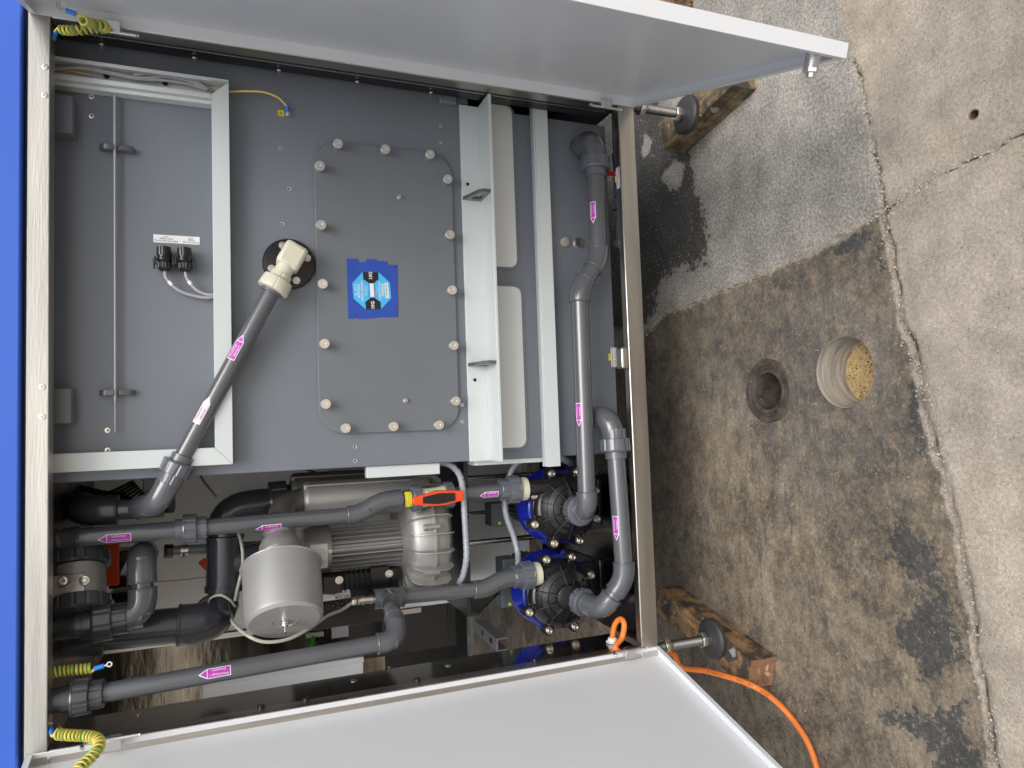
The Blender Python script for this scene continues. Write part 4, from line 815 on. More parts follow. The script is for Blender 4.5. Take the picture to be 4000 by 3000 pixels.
def pipe_print(parent, a, b, r, t0, t1, s, rot, flip=False, size=.006):
    a, b = V(a), V(b); c = a.lerp(b, (t0+t1)/2); d = (b-a).normalized(); out = view_out(c); out = Matrix.Rotation(rot, 3, d) @ out; W_ = wrap(c, d, out, r); vs, fs = text_mesh(s, size)
    xs = [p[0] for p in vs]; k = ((b-a).length*(t1-t0))/(max(xs)-min(xs)); sg = -1 if flip else 1
    MB().add([W_(sg*x*k, sg*y, .0004) for x, y in vs], fs).build('print', 'inkgrey', parent)
pipe_print(T, u0, s1, R50, .1, .42, 'PVC-U DN40 1.11.22/09/21 PN16', -.5); 
# P2: lower pipe to the left pump
YA2 = -.004
T = thing('suction_pipe', 'lower long grey pipe along the bottom beam, from the tank elbow to the left-hand pump', 'pipe', at(2420, 2000, Y=YA2))
e0 = at(2382, 1628, Y=.035); u0 = at(2403, 1738, Y=.03); f1 = at(2441, 2262, Y=.02); f2 = at(2378, 2360, Y=.02)
elbow(T, e0, e0+V((0, 1, .25)), u0, R50, L=.07, t=.045, k=1.22, lips=(0, 0)); union(T, u0, f1-u0, R50, flip=-1)
pipe(T, mids(u0, f1, .02), mids(f1, u0, .02), R50); 
h2 = at(2236, 2334, Y=YV-.01); g = at(2355, 2385, Y=.075)
f2 = at(2410, 2350, Y=.028); g = at(2350, 2383, Y=.06)
elbow(T, f1, u0, g, R50, L=.045, t=.036, k=1.18); elbow(T, g, f1, h2, R50, L=.05, t=.036, k=1.22, lips=(1, 0))
pipe(T, f1.lerp(g, .2), f1.lerp(g, .8), R50); pipe(T, g, h2, R50*.95)
union(T, g.lerp(h2, .68), h2-g, R50*.93, flip=1, n=10)
AL(T, at(2425, 2060, Y=.02), u0, f1, R50, .066, .018, rot=.62)
# P3: riser of the right pump with red handled valve
YR = .19
T = thing('riser_pipe', 'grey riser with orange handled valve above the right-hand pump', 'pipe', at(1400, 2010, Y=YR))
q0 = at(215, 2108, Y=YR); un = at(742, 2066, Y=YR); q1 = at(1402, 2008, Y=YR); q2 = at(1495, 1955, Y=YR); vb = at(1690, 1934, Y=YR); q3 = at(2010, 1912, Y=YR)
q0.y = q1.y
pipe(T, q0, un, R40*1.05); union(T, un, un-q1, R40*1.05, flip=-1); pipe(T, un, q1, R40)
MB().lathe(mids(q0, un, .015), un-q0, [(0, R40*1.2), (.03, R40*1.25), (.035, R40*1.05)], 36).build('collar', 'pvcdark', T)
elbow(T, q1, un, q2, R40, L=.03, t=.026, k=1.22, lips=(1, 0)); elbow(T, q2, q1, vb, R40, L=.05, t=.026, k=1.22, lips=(0, 0)); pipe(T, q1, q2, R40*1.15)
pipe(T, q2, vb, R40); pipe(T, vb, q3, R40)
dv = (vb-q2).normalized()
def valve(T, c, d):
    side = d.cross(NY).normalized()
    mb = MB(); mb.lathe(c-d*.042, d, [(0, .026), (.012, .0275), (.03, .0245), (.055, .0245), (.072, .0275), (.084, .026)], 40); mb.obox(c+NY*.02, d*.022, side*.018, NY*.012); mb.build('valve_body', 'ivory', T, .001)
    for s in (-1, 1):
        mb = MB(); mb.lathe(c+d*s*.034, d*s, [(0, .034), (.002, .037), (.02, .037), (.0235, .034), (.024, .026)], 72, lambda i, a, r: r-(.0014 if 1 <= i <= 2 and (a*8/6.283) % 1 > .75 else 0)); mb.build('union_nut', 'union', T, ang=28)
    mb = MB(); mb.cyl(c+NY*.02, c+NY*.044, .017); mb.build('valve_stem', 'black', T)
    h = c+NY*.05; L1 = .068; P = [(-L1, -.009), (-L1, .009), (-.012, .019), (.016, .019), (L1+.001, .012), (L1+.001, -.014), (0, -.021)]
    mb = MB(); mb.prism([h+d*a+side*b for a, b in P], NY*.014); H = mb.build('valve_handle', 'orange', T, .002)
    P = [(-.043, -.008), (-.043, .008), (-.008, .0135), (.012, .0135), (.045, .0095), (.045, -.0105), (0, -.014)]
    mb = MB(); mb.prism([h+NY*.0145+d*a+side*b for a, b in P], NY*.0022); ins = mb.build('handle_insert', 'black', H, .0008)
valve(T, at(1688, 1940, Y=YR), dv)
a = at(1590, 1951, Y=YR); W_ = wrap(a, dv, view_out(a), R40*1.13); mb = MB(); nx = 1; vs = [W_(x, t, .003) for x in (-.01, .009) for t in np.linspace(-.02, .02, 9)]; mb.add(vs, [(j, 9+j, 10+j, j+1) for j in range(8)]); yl = mb.build('yellow_label', 'yellow', T)
mb = MB()
for i, s in enumerate(('Attention: Ball valve must be set to', 'meaningful pressure', 'The adjusting only by trained personnel', 'False pressure can damage the machine')):
    vs, fs = text_mesh(s, .003); mb.add([W_(-.007+i*.0045-y_, x*.85, .0036) for x, y_ in vs], fs)
mb.build('lettering', 'ink', yl)
dn = (q1-q0).normalized()
AL(T, at(452, 2092, Y=YR), un, q0, R40*1.05, .068, .021, flip=True, rot=-.4)
AL(T, at(1046, 2036, Y=YR), q1, un, R40, .062, .021, flip=True, rot=-.85)
AL(T, at(1902, 1922, Y=YR), q3, vb, R40, .055, .019, flip=True, rot=-.55)
pipe_print(T, un, q1, R40, .06, .98, 'PN 16   DIN EN 1452 (K) Ex.754  07 28/09/21  DIN EN ISO 15493  V.1.22-05-2 C=2.5 PN16 SDR13.6 DIN8061/62 40x3.0', -.55, True, .0055)
pipe_print(T, vb, q3, R40, .3, .85, '8.1.1.19.12-C.3.3 PN6 SDR13.4', -.75, True, .005)
# union on the pump outlet
def pump_union(T, c, d):
    union(T, c-d*.0, -d, R40*1.12, n=8, flip=1, k=1.05); mb = MB(); mb.lathe(c+d*.018, d, [(0, .032), (.014, .0335), (.022, .0325), (.0225, .024)], 44); mb.build('ivory_collar', 'ivory', T)
pump_union(T, at(2003, 1912, Y=YR), (q3-vb).normalized())
# P4+P5: riser of the left pump: tee, elbow, long pipe up
T = thing('riser_pipe', 'grey riser with tee and elbow climbing the left side from the left-hand pump', 'pipe', at(1510, 2330, Y=.19))
YR2 = .19; pu = at(2055, 2248, Y=YR2); b1 = at(1960, 2262, Y=YR2); b2 = at(1897, 2308, Y=YR2); te = at(1515, 2326, Y=YR2)
te = at(1512, 2336, Y=YR2); b2 = at(1897, 2300, Y=YR2)
elbow(T, b1, pu, b2, R40, L=.034, t=.026, k=1.22, lips=(1, 0)); elbow(T, b2, b1, te, R40, L=.034, t=.026, k=1.22, lips=(0, 1)); pipe(T, b1, b2, R40*1.1)
pipe(T, b1, pu, R40); pump_union(T, pu, (pu-b1).normalized()); pipe(T, b2, te, R40)
dt = (te-b2).normalized(); mb = MB(); mb.tube([te+dt*.035-dt*.0, te-dt*.044], R40*1.3, 32); 
lx = V((te.x-.008, .05, te.z-.006)); mb.tube([te, te.lerp(lx, .36)], R40*1.25, 32); mb.lathe(te.lerp(lx, .36), (te-lx), [(0, R40*1.3), (.004, R40*1.32), (.008, R40*1.25)], 32); mb.lathe(te+dt*.035, -dt, [(0, R40*1.2), (.003, R40*1.33), (.007, R40*1.3)], 32); mb.lathe(te-dt*.044, dt, [(0, R40*1.2), (.001, R40*1.36), (.005, R40*1.36), (.006, R40*1.3)], 32)
mb.build('tee', 'pvc', T)
YQ = .05
el = at(1556, 2478, Y=YQ); lt = at(1478, 2540, Y=YQ)
pe = at(1548, 2502, Y=YQ); top = at(380, 2712, Y=YQ)
em = at(1548, 2440, Y=YQ+.03)
c1 = em; pipe(T, te, c1, R40); elbow(T, c1, te, pe, R40, L=.03, t=.024, k=1.22, lips=(1, 0)); elbow(T, pe, c1, top, R40, L=.046, t=.034, k=1.25, lips=(0, 1))
pipe(T, pe, top, R40*1.0); ut = at(318, 2722, Y=YQ); union(T, ut, ut-top, R40*1.15, m='pvcdark', flip=-1); pipe(T, at(200, 2738, Y=YQ), top, R40*1.02, 'pvcdark')
MB().lathe(at(190, 2740, Y=YQ), (ut-at(190, 2740, Y=YQ)), [(0, R40*1.25), (.06, R40*1.25), (.062, R40)], 36).build('collar', 'pvcdark', T)
AL(T, at(840, 2638, Y=YQ), pe, top, R40, .066, .021, flip=True, rot=.05)
pipe_print(T, b2, te, R40, .05, .4, '+GF+DEKADUR PVC-U MADE IN GERMANY', -.1, False, .0045)
# brass adapter + clear tube to the tee
a = te+dt*.035; mb = MB(); mb.lathe(a, dt, [(0, .0095), (.006, .0095), (.006, .012), (.0075, .012), (.0075, .0098), (.026, .0098), (.026, .0115), (.033, .0115), (.033, .0085), (.038, .0085)], 24); hexnut(mb, a+dt*.038, dt, .0115, .004); hexnut(mb, a+dt*.044, dt, .0105, .012); mb.build('hose_adapter', 'nickel', T)
T = thing('clear_tube', 'translucent tube sagging below the silver filter canister to the tee', 'tube', at(1100, 2500, Y=.1))
MB().tube(cat_rom([a+dt*.05, at(1335, 2382, Y=.18), at(1280, 2405, Y=.14), at(1200, 2460, Y=.1), at(1120, 2498, Y=.08), at(1030, 2507, Y=.08), at(960, 2478, Y=.1), at(912, 2435, Y=.16), at(905, 2420, Y=.2)]), .0042, 12).build('tube', 'clear', T)
T = thing('clear_tube', 'translucent tube hanging beside the black tee behind the riser', 'tube', at(950, 2150, Y=.3))
MB().tube(cat_rom([at(930, 2078, Y=.27), at(940, 2110, Y=.26), at(948, 2160, Y=.25), at(946, 2220, Y=.25), at(930, 2290, Y=.25), at(918, 2345, Y=.26)]), .0042, 12).build('tube', 'clear', T)
MB().tube(cat_rom([at(812, 2360, Y=.3), at(825, 2335, Y=.24), at(862, 2325, Y=.22), at(900, 2345, Y=.22), at(918, 2368, Y=.24)]), .003, 10).build('tube_loop', 'clear', T)
T = thing('clear_tube', 'thin pale tube running down the grey rear panel', 'tube', at(800, 1880, Y=.5))
MB().tube(cat_rom([at(778, 1850, Y=.55), at(800, 1885, Y=.5), at(845, 1940, Y=.42)]), .0035, 10).build('tube', 'clear', T)
MB().tube(cat_rom([at(1200, 1835, Y=.55), at(1240, 1850, Y=.52), at(1275, 1885, Y=.45)]), .004, 10).build('dark_tube', 'boxgrey', T)
# ------------------------------------------------------------------ warm air pipe with ivory fitting
YD = .088
T = thing('warm_air_pipe', 'slanting dark grey pipe from the ivory elbow fitting to the upper left', 'pipe', at(800, 1600, Y=YD))
fl = at(1130, 1030, Y=.11); mb = MB(); mb.lathe(V((fl.x, YT-.0003, fl.z)), NY, [(0, .061), (.002, .0625), (.008, .0625), (.011, .06), (.012, .055)], 72); fd = mb.build('flange_disc', 'black', T)
for u, v in ((1104, 956), (1201, 1005), (1061, 1046), (1159, 1093)):
    p = at(u, v, Y=.1); p.y = YT-.012; mb = MB(); mb.cyl(p, p+NY*.0018, .009, seg=24); hexnut(mb, p+NY*.0018, NY, .0064, .005); mb.cyl(p, p+NY*.012, .0035, seg=12); mb.build('bolt', 'nickel', fd)
yI = .068; i0, i1 = at(1160, 985, Y=yI), at(1110, 1075, Y=yI); un = at(1082, 1118, Y=yI); lo = at(690, 1828, Y=YD); dI = (un-i0).normalized(); sI = dI.cross(NY).normalized()
mb = MB(); cI = at(1141, 1002, Y=yI)
P = [(-.0, .0)]; mb.obox(cI+dI*.0+V((0, .008, 0)), dI*.031, sI*.028, NY*.03); ib = mb.build('elbow_body', 'ivory', T, .009, seg=2)
mb = MB(); mb.cyl(cI+dI*.02, cI+dI*.056, .0215, seg=40); mb.lathe(cI+dI*.05, dI, [(0, .025), (.014, .0262), (.015, .022)], 60, lambda i, a, r: r-(.0015 if (a*8/6.283) % 1 > .8 and i < 2 else 0)); mb.build('elbow_neck', 'ivory', ib)
mb = MB(); mb.lathe(cI+dI*.064, dI, [(0, .03), (.002, .0345), (.004, .0355), (.028, .037), (.032, .036), (.034, .028)], 100, lambda i, a, r: r-(.0016 if 2 <= i <= 3 and (a*7/6.283) % 1 < .06 else 0)); mb.build('ivory_nut', 'ivory', ib, ang=28)
st_ = cI+dI*.09; mb = MB(); mb.lathe(st_, (lo-st_), [(0, .026), (.014, .026), (.015, .021)], 40); mb.build('collar', 'union', T)
pipe(T, st_, lo, R40); union(T, lo, lo-st_, R40*1.05, flip=1)
le = at(612, 1968, Y=YD+.01); bk = at(500, 1990, Y=.23)
elbow(T, le, lo, bk, R40*1.05, L=.088, t=.026, k=1.25, lips=(0, 0)); pipe(T, le.lerp(lo, .3), lo, R40)
AL(T, at(938, 1365, Y=YD), lo, st_, R40, .064, .019, flip=True, rot=-.5)
AL(T, at(806, 1605, Y=YD), lo, st_, R40, .068, .019, flip=True, rot=-.5, mats=('white', 'labelpink'), txt=('Warmluft /', 'warm air'), ink='ink')
Yb = .24; bA = at(595, 1985, Y=Yb); bB = at(320, 1998, Y=Yb)
pipe(T, bA, bB, R40*1.15, 'pvc'); mb = MB(); mb.lathe(at(534, 1988, Y=Yb), bA-bB, [(0, R40*1.3), (.03, R40*1.3), (.06, R40*1.2)], 36); mb.build('socket', 'pvc', T)
elbow(T, bB, bA, bB+V((.02, .2, .04)), R40*1.45, L=.075, t=.05, m='pvcdark', name='big_elbow')
# ------------------------------------------------------------------ pumps
def pump(c, label, hub_y, s_out):
    """c: hub centre (x,z) ; volute axis along Y"""
    x, z = c; T = thing('magnetic_pump', label, 'pump', (x, hub_y+.03, z), 'blue and black pumps at the machine floor')
    O = V((x, hub_y, z)); Yp = V((0, 1, 0)); R = .097
    mb = MB(); mb.lathe(O-Yp*.012, Yp, [(0, .03), (.003, .034), (.012, .036), (.015, .05), (.018, .056), (.016, .06), (.024, .074), (.022, .077), (.034, .088), (.05, R), (.07, R)], 72)
    # volute outlet channel
    rc = .078; px = x+.06+.008
    pts = []
    for k in range(0, 15):
        a = math.radians(-75+k*12.5); pts.append(V((x+rc*math.cos(a)*1.0, hub_y+.045, z+rc*math.sin(a))))
    rad = [.012+.0009*k for k in range(15)]
    mb.tube(pts, rad, 20)
    xo = s_out.x; zo = s_out.z
    mb.tube(cat_rom([V((x+rc*.9, hub_y+.045, z+.01)), V((xo+.002, hub_y+.043, z+.06)), V((xo, s_out.y, zo))], 6), .0245, 24)
    body = mb.build('volute', 'black', T, ang=40)
    mb = MB()
    for k in range(11):
        a = math.radians(10+k*32.7); d = V((math.cos(a), 0, math.sin(a))); t = V((-d.z, 0, d.x)); p, q = O+d*.036, O+d*.09
        mb.hexa([p-t*.0022+Yp*.012, p+t*.0022+Yp*.012, q-t*.0022+Yp*.036, q+t*.0022+Yp*.036, p-t*.0015-Yp*.018, p+t*.0015-Yp*.018, q-t*.0015+Yp*.009, q+t*.0015+Yp*.009])
    mb.build('ribs', 'black', T, .0006)
    bb = MB(); screws = []
    for k in range(8):
        a = math.radians(22.5+45*k); d = V((math.cos(a), 0, math.sin(a))); p = O+d*.108+Yp*.06; bb.cyl(p-Yp*.014, p+Yp*.012, .0155, seg=24); t = V((-d.z, 0, d.x)); bb.obox(p-d*.014, d*.014, t*.014, Yp*.011)
        screws.append(p-Yp*.014)
    bb.lathe(O+Yp*.052, Yp, [(0, .096), (.003, .1), (.016, .1)], 64); bb.build('clamp_flange', 'black', T)
    for p in screws:
        mb = MB(); mb.cyl(p, p-Yp*.0022, .0102, seg=28); mb.lathe(p-Yp*.002, -Yp, [(0, .0085), (.009, .0085), (.0095, .0078), (.0095, .0045), (.006, .0042)], 24); mb.build('socket_screw', 'nickel', T)
    mb = MB(); mb.lathe(O+Yp*.069, Yp, [(0, .103), (.004, .107), (.012, .107), (.02, .096), (.05, .09), (.075, .106), (.085, .111), (.095, .108), (.1, .09)], 64)
    for k in range(8): a = math.radians(22.5+45*k); d = V((math.cos(a), 0, math.sin(a))); mb.obox(O+d*.104+Yp*.085, d*.014, V((-d.z, 0, d.x))*.012, Yp*.016)
    mb.build('blue_bracket', 'bluepl', T)
    mb = MB(); mb.lathe(O+Yp*.17, Yp, [(0, .07), (.01, .078), (.17, .078), (.18, .06)], 90, lambda i, a, r: r-(.006 if (a*30/6.283) % 1 > .5 and 1 <= i <= 2 else 0)); mb.build('motor', 'black', T, ang=28)
    mb = MB(); mb.box(x+.02, x+.085, hub_y+.19, hub_y+.26, z+.07, z+.12); mb.build('terminal_box', 'boxgrey', T, .004)
    mb = MB(); mb.box(x-.06, x+.06, hub_y+.13, hub_y+.16, ZF, z-.09); mb.box(x-.07, x+.07, hub_y+.1, hub_y+.32, ZF, ZF+.006); mb.build('foot', 'black', T, .002)
    return T
o1 = at(2040, 1908, Y=YR); pump((h1.x, h1.z), 'blue and black round pump nearer the tank', .142, o1)
h2c = at(2205, 2325, Y=.17); o2 = at(2092, 2246, Y=YR2)
pump((h2c.x, h2c.z), 'blue and black round pump nearer the left door', .15, o2)
# grey motor boxes with yellow arrow tags
for u0, v0, lab, Y in ((1985, 2010, 'small grey terminal box with a yellow sticker beside the right-hand pump', .36), (2010, 2325, 'small grey terminal box with a yellow sticker beside the left-hand pump', .36)):
    p = at(u0-40, v0, Y=Y); p = at(1955 if v0 < 2100 else 1995, v0, Y=Y); T = thing('terminal_box', lab, 'terminal box', p, 'terminal boxes of the pumps')
    MB().box(p.x-.035, p.x+.035, Y, Y+.06, p.z-.03, p.z+.03).build('box_body', 'boxgrey', T, .003); MB().box(p.x-.03, p.x-.022, Y-.001, Y-.0002, p.z+.0, p.z+.008).build('sticker', 'yellow', T)
# ------------------------------------------------------------------ side channel blower
YM = .33
mt, mbm = at(1165, 2168, Y=YM), at(1560, 2130, Y=YM); cx, cy = mbm.x, YM; zt_, zm = mt.z, mbm.z
cx = (at(1300, 2143, Y=YM).x+at(1540, 2119, Y=YM).x)/2; rm = abs(at(1420, 2043, Y=YM).x-at(1420, 2228, Y=YM).x)/2
T = thing('vacuum_blower', 'cast aluminium side channel blower with finned motor on the black shelf', 'blower', (cx, cy, zs))
zc0 = at(1295, 2140, Y=YM-rm*.8).z; zc1 = at(1190, 2140, Y=YM-rm*.8).z; zf0 = at(1570, 2120, Y=YM-rm*.8).z
mb = MB(); mb.lathe((cx, cy, zc0), ZZ, [(0, rm*1.0), (.002, rm*1.02), (zc1-zc0-.02, rm*1.0), (zc1-zc0, rm*.9), (zc1-zc0+.004, rm*.4)], 64); mb.build('fan_cover', 'cast', T)
def fin(i, a, r): f = (a*26/(2*math.pi)) % 1; return r if f > .7 else r-.019
mb = MB(); mb.lathe((cx, cy, zf0), ZZ, [(0, rm), (zc0-zf0-.001, rm)], 240, fin); mb.build('finned_housing', 'cast', T, ang=25)
p = at(1290, 2153, Y=YM-rm); screw(T, p, NY, .005, .003, m='nickel')
# nameplate on the fan cover
p = at(1247, 2160, Y=cy-rm); z = p.z; mb = MB(); Wc = wrap((cx, cy, z), (0, 0, 1), V((-.15, -1, 0)), rm*1.02); vs = [Wc(s, t, .0006) for s in (-.022, .022) for t in np.linspace(-.034, .034, 9)]; mb.add(vs, [(j, 9+j, 10+j, j+1) for j in range(8)]); np_ = mb.build('name_plate', 'white', T)
mb = MB()
for s, zz, tt, sz, w_ in (('BECKER', .014, .005, .01, 1), ('Typ SV 130/2   kW 1.5', .003, 0, .005, 1), ('Nr. 7001   A 6.2 / 3.6', -.004, 0, .005, 1), ('V 345-415 Y  200-240', -.011, 0, .005, 1), ('Hz 50    min-1 2850', -.017, 0, .004, 1)):
    vs, fs = text_mesh(s, sz); mb.add([Wc(zz+y_, -(x+tt) if False else (x+tt), .001) for x, y_ in vs], fs)
mb.build('lettering', 'ink', np_)
# impeller casing: fat ribbed ring
ZCt, ZCb = at(1603, 2130, Y=YM-.14).z, at(1768, 2110, Y=YM-.13).z; rc_ = .157; hh = (ZCt-ZCb)
ccx = at(1660, 2105, Y=.25).x
prof = [(0, rc_*.7), (.004, rc_*.9), (hh*.15, rc_*.985), (hh*.4, rc_), (hh*.5, rc_*1.0), (hh*.8, rc_*.96), (hh*.95, rc_*.87), (hh, rc_*.72), (hh*1.02, rc_*.5)]
mb = MB(); mb.lathe((ccx, cy, ZCb), ZZ, prof, 72)
mb.build('impeller_casing', 'cast', T, ang=50)
mb = MB()
for k in range(22):
    a = 2*math.pi*k/22; d = V((math.cos(a), math.sin(a), 0)); t = V((-d.y, d.x, 0)); P = [(r+.023, h) for h, r in prof[1:8]]; Q = [(r-.01, h) for h, r in prof[1:8]][::-1]
    mb.prism([V((ccx, cy, ZCb))+d*r+ZZ*h-t*.0019 for r, h in P+Q], t*.0038)
mb.lathe((ccx, cy, ZCb+hh*.42), ZZ, [(0, rc_*.99), (.001, rc_*1.05), (.009, rc_*1.05), (.01, rc_*.99)], 72)
for k in range(8):
    a = math.radians(15+45*k); d = V((math.cos(a), math.sin(a), 0)); mb.cyl(V((ccx, cy, ZCb+hh*.35))+d*rc_*1.03, V((ccx, cy, ZCb+hh*.72))+d*rc_*1.02, .0085, seg=16)
mb.build('cooling_ribs', 'cast', T, .0006)
# silencer tubes (two, vertical, next to the tank)
for (u, v, Y, r, m_, zto) in ((1400, 1942, .3, .052, 'cast', 1190), (1400, 1905, .4, .052, 'castdark', 1140)):
    a = at(u, v, Y=Y); zt2 = at(zto, v, Y=Y-.05).z; zb2 = at(1600, v, Y=Y).z
    mb = MB(); mb.lathe((a.x, Y, zb2-.05), ZZ, [(0, r), (zt2-zb2+.04, r), (zt2-zb2+.05, r*.85)], 48); mb.obox((a.x+r*.72, Y-r*.5, (zb2+zt2)/2), V((.007, 0, 0)), V((0, .007, 0)), ZZ*((zt2-zb2)/2)); mb.obox((a.x-r*.4, Y-r*.9, (zb2+zt2)/2-.06), V((.004, 0, 0)), V((0, .006, 0)), ZZ*((zt2-zb2)/2-.05)); mb.build('silencer', m_, T, .002)
# cast elbow and black terminal housing
a = at(1150, 1965, Y=.27); s_ = at(1190, 1955, Y=.3); c_ = at(1105, 1972, Y=.27); o_ = at(1090, 2070, Y=.19)
mb = MB(); mb.tube(elbow_path(c_, s_, o_, .06, .045), .033, 28); mb.lathe(mids(c_, s_, .055), (s_-c_), [(0, .036), (.012, .037), (.018, .034)], 32); put_text(mb, 'TUPY 2', mids(c_, s_, .02)+view_out(c_)*.034, (s_-c_), V((-1, 0, .0)), .018, bold=True); mb.build('cast_elbow', 'castdark', T)
bx = MB(); q = at(1420, 2270, Y=.3)
xA, xB = at(1400, 2292, Y=.27).x, at(1400, 2236, Y=.27).x; zA, zB_ = at(1545, 2270, Y=.27).z, at(1262, 2270, Y=.27).z
xC = at(1400, 2440, Y=.27).x
bx.box(xC, xB-.0, .27, .45, zA-.01, zB_+.07); tbx = bx.build('inverter_housing', 'black', T, .004)
mb = MB(); zz = at(1430, 2250, Y=.25).z
for k in range(6): z = at(1347+k*20, 2260, Y=.25).z; mb.box(xA-.004, xB+.012, .245, .2695, z-.0015, z+.0015)
z1_, z2_ = at(1520, 2260, Y=.25).z, at(1450, 2260, Y=.25).z; mb.box(xA-.004, xB+.012, .248, .2695, z1_, z2_); z1_ = at(1263, 2260, Y=.25).z; mb.box(xA-.006, xB, .25, .2695, at(1335, 2260, Y=.25).z, z1_)
mb.build('housing_fins', 'blackgloss', tbx, .002)
for u, v in ((1325, 2266), (1520, 2241)): screw(T, at(u, v, Y=.245), NY, .0105, .003, m='nickel')
mb = MB(); L = [(1262, 2316), (1368, 2302), (1369, 2334), (1262, 2350)]; mb.flat(pl(L, .2685)); nl = mb.build('type_label', 'white', T)
mb = MB(); put_text(mb, 'BECKER', at(1337, 2330, Y=.2682), ZZ, V((-1, 0, 0)), .011, bold=True)
for k in range(12): a_ = at(1282+k*2.5, 2319, Y=.2682); mb.obox(a_, ZZ*.0004*random.choice((1, 2)), XX*.003, NY*.0001)
for k in range(3): put_text(mb, '3~ Motor VASF 1.80/1  Nr. 0234511', at(1340, 2311+k*4.2, Y=.2682), ZZ, V((-1, 0, 0)), .0032)
mb.build('lettering', 'ink', nl)
for u, v in ((1279, 2371), (1318, 2366), (1353, 2356)): mb = MB(); mb.lathe(at(u, v, Y=.268), NY, [(0, .0125), (.004, .0125), (.005, .011), (.002, .0095), (.001, .001)], 30); mb.build('cable_port', 'blackgloss' if u > 1300 else 'black', T)
# ------------------------------------------------------------------ air filter canister
E0 = at(1113, 2430, Y=.055); F0 = at(1098, 2172, Y=.165); ax = (E0-F0).normalized()
T = thing('air_filter', 'silver round filter canister with wing nut hanging in front of the blower', 'air filter', E0)
Rf = .0915; Lf = (E0-F0).length*.84
mb = MB(); mb.lathe(E0-ax*Lf, ax, [(0, .05), (.0, Rf*1.04), (.002, Rf*1.055), (.004, Rf*1.04), (.0045, Rf*1.0), (Lf-.016, Rf*.965), (Lf-.006, Rf*.94), (Lf, Rf*.86), (Lf-.001, Rf*.3), (Lf-.003, Rf*.28), (Lf-.003, .0005)], 72, cap=False); mb.build('canister', 'canister', T, ang=30)
mb = MB(); mb.cyl(E0-ax*.004, E0+ax*.004, .009, seg=20); mb.cyl(E0, E0+ax*.026, .0035, seg=12); hexnut(mb, E0+ax*.004, ax, .008, .006)
fx = frame(ax)
for s in (-1, 1): mb.obox(E0+ax*.016+fx[0]*s*.009, fx[0]*.004, ax*.007, fx[1]*.0013)
mb.build('wing_nut', 'zinc', T)
mb = MB(); b0 = E0-ax*Lf; mb.lathe(b0, -ax, [(0, .045), (.03, .045), (.031, .049)], 48, mi=0); mb.build('zinc_neck', 'zinc', T)
mb = MB(); mb.lathe(b0-ax*.028, -ax, [(0, .049), (.004, .052), (.016, .052), (.03, .05), (.045, .042), (.05, .037), (.062, .036), (.068, .04), (.076, .04), (.078, .03)], 56); put_text(mb, '2½-2', b0-ax*.052+view_out(b0)*.051, ZZ*-1, V((1, 0, .0)), .017, bold=True); mb.build('reducer', 'cast', T)
# ------------------------------------------------------------------ black air pipes
T = thing('black_air_pipe', 'thick black plastic pipe with tee and big elbow left of the blower', 'pipe', at(900, 2200, Y=.4))
Y1 = .42; a = at(1105, 1962, Y=Y1); b = at(872, 1990, Y=Y1); c = at(880, 2310, Y=Y1)
b = at(868, 1995, Y=Y1); r_ = .044
elbow(T, b, a, V((b.x-.1, .42, b.z-.005)), r_*.95, L=.11, t=.07, m='pvcdark', k=1.1, lips=(0, 0)); pipe(T, mids(b, a, .1), a, r_*.8, 'pvcdark'); union(T, at(1088, 1960, Y=Y1), a-b, r_*.78, m='pvcdark', flip=1)
mb = MB(); t0, t1 = at(880, 2095, Y=.36), at(876, 2300, Y=.36); mb.tube([t0, t1], .0455, 36); m_ = t0.lerp(t1, .5); ob = at(1010, 2185, Y=.36); mb.tube([m_+V((0, 0, 0)), m_.lerp(ob, .9)], .04, 32); mb.lathe(m_.lerp(ob, .78), ob-m_, [(0, .044), (.03, .044)], 32); mb.lathe(t1, (t1-t0), [(-.01, .049), (.004, .049), (.006, .04), (.04, .036)], 36); mb.lathe(t0, t0-t1, [(-.006, .049), (.002, .049), (.004, .04), (.012, .04)], 36)
mb.lathe(t0, t0-t1, [(.012, .047), (.02, .047)], 36); mb.build('tee', 'pvcdark', T)
pipe(T, m_, at(1080, 2180, Y=.38), .034, 'pvcdark')
# lower black pipe with big elbow
T = thing('black_air_pipe', 'thick black pipe running down below the tee, ending in a large elbow', 'pipe', at(560, 2450, Y=.33))
YK = .28; p0 = at(250, 2482, Y=YK); p1 = at(722, 2440, Y=YK); pc = at(840, 2432, Y=YK); pu_ = at(858, 2310, Y=.38)
pipe(T, p0, p1, .043, 'pvcdark'); elbow(T, pc, p1, V((pc.x+.012, pc.y+.2, pc.z+.01)), .043, L=.085, t=.075, m='pvcdark', k=1.14); mb = MB(); mb.lathe(at(410, 2472, Y=YK), p0-p1, [(0, .046), (.001, .05), (.09, .05), (.1, .06), (.2, .06)], 40); mb.build('collar', 'pvcdark', T)
mb = MB(); q = at(868, 2350, Y=YK+.03); mb.tube([q, at(865, 2400, Y=YK)], .018, 20); mb.lathe(at(868, 2345, Y=.36), at(868, 2420, Y=.33)-at(868, 2345, Y=.36), [(0, .04), (.02, .042), (.05, .03)], 30); mb.build('branch', 'pvcdark', T)
